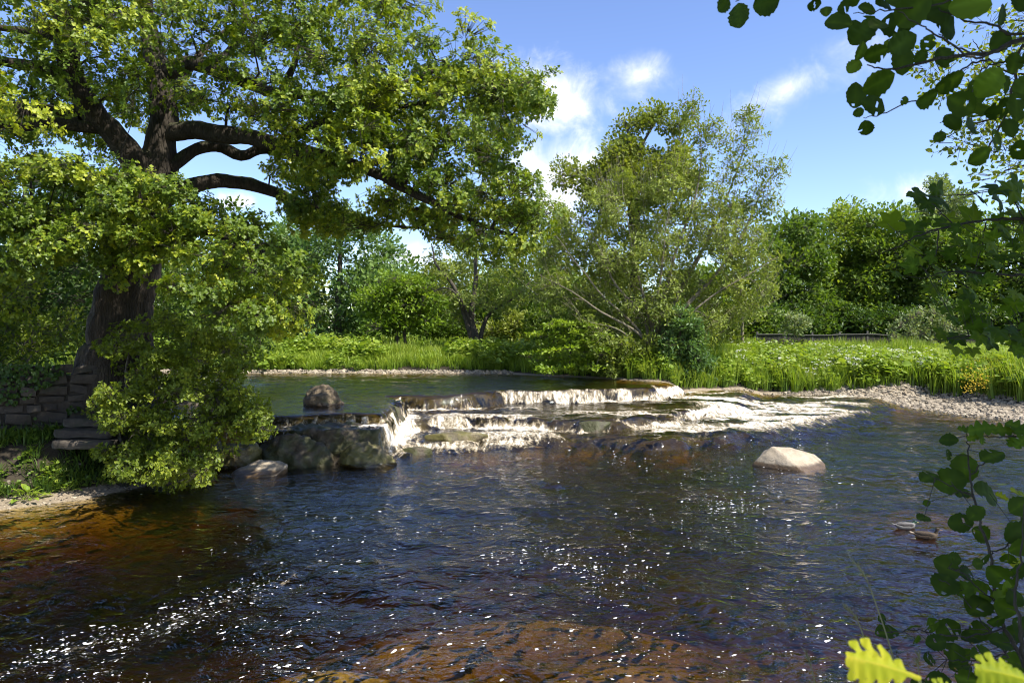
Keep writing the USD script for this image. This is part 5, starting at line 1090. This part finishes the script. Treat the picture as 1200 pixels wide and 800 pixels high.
def maple_branch():
    rng = np.random.default_rng(103)
    T = thing('maple_bough', 'shaded maple bough with dark lobed leaves hanging in front of the right wood', 'branch', P(1260, 280, 3.7))
    L = [[(1270, 270, 3.7), (1200, 258, 3.7), (1160, 258, 3.7), (1120, 264, 3.65), (1080, 275, 3.6), (1050, 290, 3.6), (1030, 298, 3.6)], [(1118, 264, 3.65), (1104, 250, 3.6), (1092, 238, 3.6)], [(1270, 340, 3.7), (1220, 325, 3.7), (1170, 322, 3.7), (1120, 318, 3.7), (1080, 326, 3.7)], [(1200, 258, 3.7), (1185, 230, 3.7), (1160, 222, 3.7), (1140, 228, 3.7)], [(1270, 400, 3.8), (1215, 385, 3.8), (1160, 392, 3.8), (1110, 396, 3.8)], [(1155, 260, 3.7), (1150, 290, 3.7), (1140, 320, 3.7)], [(1100, 270, 3.65), (1096, 300, 3.65), (1084, 318, 3.65)]]
    for pts in L: twig(T, PL(pts), .010 if pts[0][0] > 1250 else .004, .0018)
    nodes = np.vstack([spline(PL(p), 30) for p in L])
    spots = [(1080, 231, 11), (1099, 228, 11), (1105, 238, 12), (1090, 242, 9), (1040, 262, 12), (1060, 264, 13), (1070, 272, 10), (1135, 252, 14), (1150, 232, 11), (1166, 222, 12), (1180, 224, 13), (1172, 238, 12), (1196, 240, 14), (1190, 222, 12)]
    for k in range(88):
        y = rng.uniform(250, 415); x0 = np.interp(y, [250, 290, 320, 360, 415], [1100, 1030, 1040, 1080, 1120]); x = x0 + (1215 - x0) * rng.random() ** .8; spots.append((x, y, rng.uniform(5.5, 10)))
    st, en = [], []
    for px, py, s in spots:
        d = rng.uniform(3.45, 3.95); c = P(px, py, d); size = 2.2 * s / F * d
        put_leaf(T, 'maple', rng, c, size, M['fg_maple'], face=(rng.normal(0, .5), -.8, rng.normal(.5, .5)), along=(rng.normal(-.4, .6), rng.normal(-.3, .3), -.5 + rng.normal(0, .5)), tint=rng.uniform(.1, .8) if rng.random() > .06 else 1.0)
        j = np.argmin(np.linalg.norm(nodes - c, axis=1)); st.append(nodes[j]); en.append(c)
    w = Acc(); sticks(np.array(st), np.array(en), .0022, .0012, w, .5); w.put('leaf_stalks', M['twig'], T, kind='stuff')


maple_branch()


def alder_sapling():
    rng = np.random.default_rng(107)
    T = thing('alder_sapling', 'dark alder sapling with round leaves rising from the near bank at the lower right', 'sapling', (2.2, 2.6, 1.85))
    root = np.array([2.15, 2.75, float(terrain(2.15, 2.75)) - .1]); d = 2.35
    L = [[(1182, 770, d), (1160, 740, d), (1142, 716, d), (1120, 690, d), (1100, 678, d)], [(1215, 800, d), (1180, 740, d), (1168, 705, d), (1162, 660, d), (1150, 618, d), (1142, 585, d), (1136, 555, d), (1134, 520, d), (1132, 508, d)], [(1168, 705, d), (1148, 690, d), (1130, 672, d), (1112, 664, d)], [(1160, 650, d), (1176, 640, d), (1196, 628, d)], [(1178, 735, d), (1140, 745, 2.3), (1100, 742, 2.3), (1072, 738, 2.3), (1050, 740, 2.3), (1032, 738, 2.3)], [(1190, 760, d), (1160, 770, 2.3), (1130, 775, 2.3), (1110, 772, 2.3)], [(1140, 582, d), (1120, 572, d), (1096, 560, d)], [(1200, 780, 2.3), (1196, 740, 2.2), (1190, 700, 2.2), (1196, 650, 2.2), (1200, 590, 2.2)], [(1136, 556, d), (1156, 540, d), (1166, 530, d)]]
    b0 = P(1215, 800, d); twig(T, [root, root * .5 + b0 * .5 + [.1, 0, 0], b0], .014, .008, name='stem')
    for i, p in enumerate(L): twig(T, PL(p), .0075 if i in (1, 7) else .0028, .0016)
    spots = [(1130, 547, 15, 0), (1114, 563, 16, 0), (1090, 557, 11, 1), (1160, 578, 16, 0), (1128, 577, 10, 1), (1144, 601, 10, 0), (1126, 612, 12, 0), (1152, 626, 11, 0), (1112, 515, 9, 3), (1112, 532, 6, 3), (1163, 534, 13, 1), (1086, 589, 4, 3), (1083, 606, 8, 1), (1196, 592, 12, 0), (1192, 624, 14, 0), (1196, 640, 12, 0), (1110, 665, 15, 0), (1108, 682, 16, 1), (1134, 672, 11, 3), (1120, 654, 8, 0), (1155, 655, 8, 3), (1174, 677, 15, 0), (1148, 694, 14, 0), (1130, 690, 10, 0), (1148, 708, 16, 1), (1180, 712, 14, 0), (1176, 700, 11, 2), (1190, 700, 11, 0), (1196, 668, 12, 0), (1034, 724, 6, 3), (1040, 740, 12, 1), (1070, 735, 10, 0), (1092, 732, 9, 0), (1112, 737, 13, 0), (1098, 752, 10, 0), (1074, 749, 6, 0), (1150, 738, 12, 0), (1140, 746, 11, 1), (1175, 752, 12, 0), (1118, 762, 12, 1), (1130, 768, 11, 0), (1126, 780, 12, 1), (1090, 772, 8, 0), (1150, 765, 10, 0), (1134, 796, 12, 0), (1160, 790, 14, 0), (1190, 776, 13, 0), (1170, 726, 10, 0), (1200, 735, 12, 0), (1188, 742, 11, 0), (1100, 795, 12, 1), (1078, 800, 8, 0), (1146, 660, 7, 0), (1182, 655, 9, 0), (1205, 610, 12, 0), (1180, 688, 8, 2)]
    st, en = [], []; nodes = np.vstack([spline(PL(p), 40) for p in L])
    for px, py, s, k in spots:
        dd = d + rng.uniform(-.14, .14); c = P(px, py, dd)
        face = (rng.normal(0, .4), -1, rng.normal(.5, .5)) if k != 1 else (rng.normal(0, .3), -.35, 1.0)
        put_leaf(T, 'alder', rng, c, 2.2 * s / F * dd, M['fg_leaf'], face=face, along=(rng.normal(-.8, .5), 0, rng.normal(0, .5)), tint={0: rng.uniform(.1, .5), 1: rng.uniform(.3, .6), 2: 1.0, 3: .0}[k])
        j = np.argmin(np.linalg.norm(nodes - c, axis=1)); st.append(nodes[j]); en.append(c)
    w = Acc(); sticks(np.array(st), np.array(en), .0016, .0010, w, .5); w.put('leaf_stalks', M['twig'], T, kind='stuff')
    # a bough of lobed oak leaves reaching in above it
    T = thing('oak_sprig', 'short sprig of dark lobed oak leaves at the right edge above the sapling', 'branch', P(1240, 512, 2.2))
    twig(T, PL([(1300, 520, 2.4), (1240, 512, 2.2), (1200, 511, 2.2), (1170, 511, 2.2), (1150, 510, 2.2)]), .005, .0016)
    for px, py, s, al in [(1153, 501, 13, (-1, 0, .2)), (1178, 504, 12, (-1, .2, .1)), (1196, 500, 12, (-.5, 0, .7)), (1134, 503, 8, (-1, 0, .3)), (1142, 512, 7, (-1, 0, -.1)), (1151, 514, 6, (-.5, 0, -.8)), (1198, 516, 10, (-.6, 0, -.6)), (1210, 506, 13, (-.8, 0, .5)), (1186, 515, 7, (-.4, 0, -.9))]:
        put_leaf(T, 'oak', rng, P(px, py, 2.2 + rng.uniform(-.05, .05)), 2.3 * s / F * 2.2, M['fg_maple'], face=(rng.normal(0, .3), -.8, .7), along=al, tint=rng.uniform(.2, .6))
    # sunlit young leaves close to the lens
    T = thing('oak_shoot', 'blurred bright yellow-green lobed leaf close by at the bottom edge', 'leaf', P(1080, 860, .85))
    put_leaf(T, 'shoot', rng, P(1038, 778, .85), .088, M['yellow_leaf'], face=(.25, -.40, .95), along=(-1, .15, .40), tint=.55)
    twig(T, np.array([P(1076, 795, .85), P(1090, 860, .86), P(1120, 980, .9), np.array([.62, .9, 2.2])]), .0012, .0025, M['green_stem'], 'stalk')
    T = thing('oak_shoot', 'blurred yellow-green young leaves close by in the bottom right corner', 'leaf', P(1190, 860, .9))
    for px, py, s, al, ti in [(1180, 776, .085, (-1, 0, .5), .45), (1200, 790, .08, (-.7, 0, .7), .3), (1112, 798, .05, (-.8, 0, .7), .55), (1196, 802, .07, (-1, 0, .1), .15), (1150, 812, .06, (-.8, 0, .4), .3)]:
        put_leaf(T, 'shoot', rng, P(px, py + 12, .95), s * .9, M['yellow_leaf'], face=(.2, -.5, .85), along=al, tint=ti * .7)
    twig(T, np.array([P(1165, 800, .95), P(1190, 840, .96), P(1210, 980, 1.0), np.array([.8, 1.0, 2.0])]), .0016, .003, M['green_stem'], 'stalk')
    for px, py, s, lab in [(1188, 580, 8, 'small sunlit lime leaf at the right edge behind the sapling'), (1192, 656, 9, 'small sunlit lime leaves at the right edge low in the sapling')]:
        T = thing('sunlit_leaf_spray', lab, 'leaf', P(px + 30, py + 5, 2.7))
        for k in range(3): put_leaf(T, 'oak', rng, P(px + rng.normal(0, 5), py + rng.normal(0, 5), 2.7), 2.2 * s / F * 2.7, M['yellow_leaf'], face=(.4, -.7, .8), along=(rng.normal(), 0, rng.normal()), tint=.35)
        twig(T, PL([(px, py, 2.7), (px + 30, py + 5, 2.75), (px + 80, py + 60, 2.8)]), .0012, .003, M['green_stem'], 'stalk')
    # grass stalks of the near bank
    for k, (pts, lab) in enumerate([([(1062, 830), (1048, 775), (1036, 735), (1022, 695), (1012, 672), (998, 656)], 'tall thin grass stalk leaning left, rising above the yellow leaf'), ([(1030, 830), (1022, 780), (1012, 745), (1002, 722), (990, 712)], 'shorter grass stalk with a feathery head left of the tallest stalk'), ([(960, 830), (955, 800), (950, 780), (944, 764)], 'short thin grass stalk left of the yellow leaf'), ([(1090, 840), (1080, 800), (1076, 780), (1078, 764)], 'thin grass stalk just right of the yellow leaf')]):
        b = P(*pts[0], 2.2); T = thing('grass_stalk', lab, 'grass', tuple(b)); p = spline(PL([(x, y, 2.2) for x, y in pts]), 24)
        r = np.array([b[0] + .05, 2.3, float(terrain(b[0], 2.3)) - .03]); a = Acc(); a.add(*tube(np.vstack([r, p]), np.linspace(.003, .0012, 25), 5), .5); a.put('stalk', M['dry_stem'], T, smooth=True)
        a = Acc(); n = 26; i = rng.integers(15, 24, n); s = p[i]; e = s + unit(rng.normal(0, .35, (n, 3)) + [-.4, 0, .9]) * .022; sticks(s, e, .0016, .0005, a, .5); a.put('seed_head', M['dry_stem'], T, kind='stuff')


alder_sapling()


# ---------------------------------------------------------------- two mallards
def blob_mesh(balls, links, edge, it=12):
    """One continuous surface round a chain of spheres."""
    s = [manifold3d.Manifold.sphere(b[3], 24).scale(b[4] if len(b) > 4 else (1, 1, 1)).translate(b[:3]) for b in balls]
    m = s[links[0][0]]
    for i, j in links: m = m + manifold3d.Manifold.batch_hull([s[i], s[j]])
    k = m.refine_to_length(edge).to_mesh(); t = trimesh.Trimesh(k.vert_properties[:, :3], k.tri_verts, process=True); trimesh.smoothing.filter_taubin(t, iterations=it); return t


def ducks():
    def duck(label, at, yaw, looks, low_head):
        z = float(water_z(at[0], at[1])[0]); T = thing('mallard', label, 'duck', (at[0], at[1], z)); c, s = math.cos(yaw), math.sin(yaw); Rm = np.array([[c, -s, 0], [s, c, 0], [0, 0, 1]])

        def put(m, name, mat, smooth=True): a = Acc(); a.add(np.asarray(m.vertices) * .88 @ Rm.T + [at[0], at[1], z], m.faces, .5); a.put(name, mat, T, smooth=smooth)
        put(blob_mesh([(-.20, 0, .075, .022, (1.4, 1.3, .7)), (-.10, 0, .045, .062, (1.3, 1.15, .9)), (.03, 0, .045, .078, (1.2, 1.1, .95)), (.13, 0, .05, .062, (1, 1, 1)), (.17, 0, .08, .038)], [(0, 1), (1, 2), (2, 3), (3, 4)], .014), 'body', looks['body'])
        hx, hz = (.205, .125) if low_head else (.195, .185)
        put(blob_mesh([(.16, 0, .085, .036), (.185, 0, (hz + .09) / 2, .026), (hx, 0, hz, .031, (1.15, .9, 1)), (hx + .02, 0, hz - .004, .022)], [(0, 1), (1, 2), (2, 3)], .009, 8), 'head', looks['head'])
        put(blob_mesh([(hx + .03, 0, hz - .010, .012, (1, 1, .8)), (hx + .055, 0, hz - .016, .011, (1, 1.1, .5)), (hx + .078, 0, hz - .018, .010, (1, 1.2, .4))], [(0, 1), (1, 2)], .006, 4), 'bill', looks['bill'])
        for q in (-1, 1):
            put(blob_mesh([(-.18, q * .025, .098, .012, (1.5, .6, .6)), (-.06, q * .062, .085, .034, (1.6, .42, 1)), (.06, q * .072, .078, .036, (1.3, .38, 1)), (.11, q * .06, .075, .024, (1, .4, 1))], [(0, 1), (1, 2), (2, 3)], .012, 6), 'wing', looks['wing'])
            e = trimesh.creation.icosphere(1, .0045); e.apply_translation([hx + .016, q * .026, hz + .008]); put(e, 'eye', looks['eye'])
        tl = Acc()
        for q in np.linspace(-.5, .5, 5):
            d = np.array([-math.cos(q), math.sin(q), .18]); p = np.array([-.205, q * .03, .085]); sd = np.array([math.sin(q), math.cos(q), 0]) * .012
            v = np.array([p - sd, p + sd, p + d * .06 + sd * .9, p + d * .075, p + d * .06 - sd * .9]); v = np.vstack([v, v + [0, 0, .004]]) * .88 @ Rm.T + [at[0], at[1], z]
            tl.add(v, [(0, 1, 2), (0, 2, 4), (4, 2, 3), (5, 7, 6), (5, 9, 7), (9, 8, 7)] + [x for i in range(5) for x in ((i, i + 5, (i + 1) % 5), ((i + 1) % 5, i + 5, (i + 1) % 5 + 5))], .5)
        tl.put('tail', looks['tail'], T)
    e = plain_mat('duck_eye_look', (.01, .01, .01), .1); grey = plain_mat('drake_flank_look', (.11, .105, .095), .7, .12, 90); dk = plain_mat('drake_back_look', (.035, .03, .028), .6, .3, 40)
    br = plain_mat('hen_feather_look', (.06, .04, .022), .8, .6, 55); brd = plain_mat('hen_wing_look', (.035, .024, .014), .8, .6, 60)
    duck('pale grey drake mallard with dark head low on the water, the farther of two ducks', (G(1061, 619)[0], G(1061, 619)[1]), .12, dict(body=grey, head=plain_mat('drake_head_look', (.012, .035, .018), .35, .3, 60), bill=plain_mat('drake_bill_look', (.35, .30, .05), .4), wing=dk, eye=e, tail=plain_mat('drake_tail_look', (.16, .15, .145), .7)), True)
    duck('mottled brown hen mallard swimming with raised head, the nearer of two ducks', (G(1085, 630)[0], G(1085, 630)[1]), -.25, dict(body=br, head=brd, bill=plain_mat('hen_bill_look', (.20, .12, .04), .5), wing=brd, eye=e, tail=plain_mat('hen_tail_look', (.20, .16, .11), .8)), False)


ducks()


# ---------------------------------------------------------------- bushes and hedges that close the woods at the ground
def hedges():
    k = 0
    for px, d, w, h, m, lab in [(350, 56, 5, 3.6, 'blue_leaf', 'dark rounded bush at the foot of the blue-green tree'), (424, 60, 5, 3.4, 'wood_leaf', 'low dark bush behind the bright yellow-green bush, on its left'), (515, 54, 4.6, 3.0, 'wood_leaf', 'thick green bush between the yellow-green bush and the half-bare tree'), (600, 50, 4.6, 3.0, 'alder_far', 'olive bush just right of the half-bare tree'),
                                (648, 46, 4.6, 3.4, 'wood_leaf', 'dark green bush on the left flank of the willow'), (700, 42, 5, 4.2, 'wood_leaf', 'dark bush in the shade at the heart of the willow'), (760, 40, 5.4, 4.6, 'wood_leaf', 'big dark bush behind the willow stems'), (830, 42, 5, 4.2, 'alder_far', 'olive bush behind the right flank of the willow'), (884, 48, 5, 3.6, 'wood_leaf', 'dark bush behind the slim pale trunk'),
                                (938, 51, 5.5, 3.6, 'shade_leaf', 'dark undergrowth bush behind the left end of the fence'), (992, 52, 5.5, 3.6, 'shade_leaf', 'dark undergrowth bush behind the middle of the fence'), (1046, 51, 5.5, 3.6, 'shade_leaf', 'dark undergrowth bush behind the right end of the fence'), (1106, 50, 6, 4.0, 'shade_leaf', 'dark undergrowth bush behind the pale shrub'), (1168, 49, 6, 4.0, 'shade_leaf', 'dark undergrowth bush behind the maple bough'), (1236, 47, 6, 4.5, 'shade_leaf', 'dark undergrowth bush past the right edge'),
                                (60, 44, 9, 5, 'wood_leaf', 'wide bush on the far bank seen left of the oak trunk'), (180, 45, 8, 4.6, 'wood_leaf', 'wide bush on the far bank seen right of the oak trunk'), (268, 47, 7, 4.4, 'wood_leaf', 'wide bush on the far bank behind the low shrub')]:
        b = ground_at(px, d); rng = np.random.default_rng(400 + k); k += 1
        u = unit(rng.normal(size=(44, 3))) * (rng.random(44) ** .4)[:, None]; C = b + np.array([0, 0, h * .45]) + u * [w * .5, 1.4, h * .5]
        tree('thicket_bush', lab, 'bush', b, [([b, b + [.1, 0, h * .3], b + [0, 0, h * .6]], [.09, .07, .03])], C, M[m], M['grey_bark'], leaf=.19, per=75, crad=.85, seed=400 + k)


hedges()
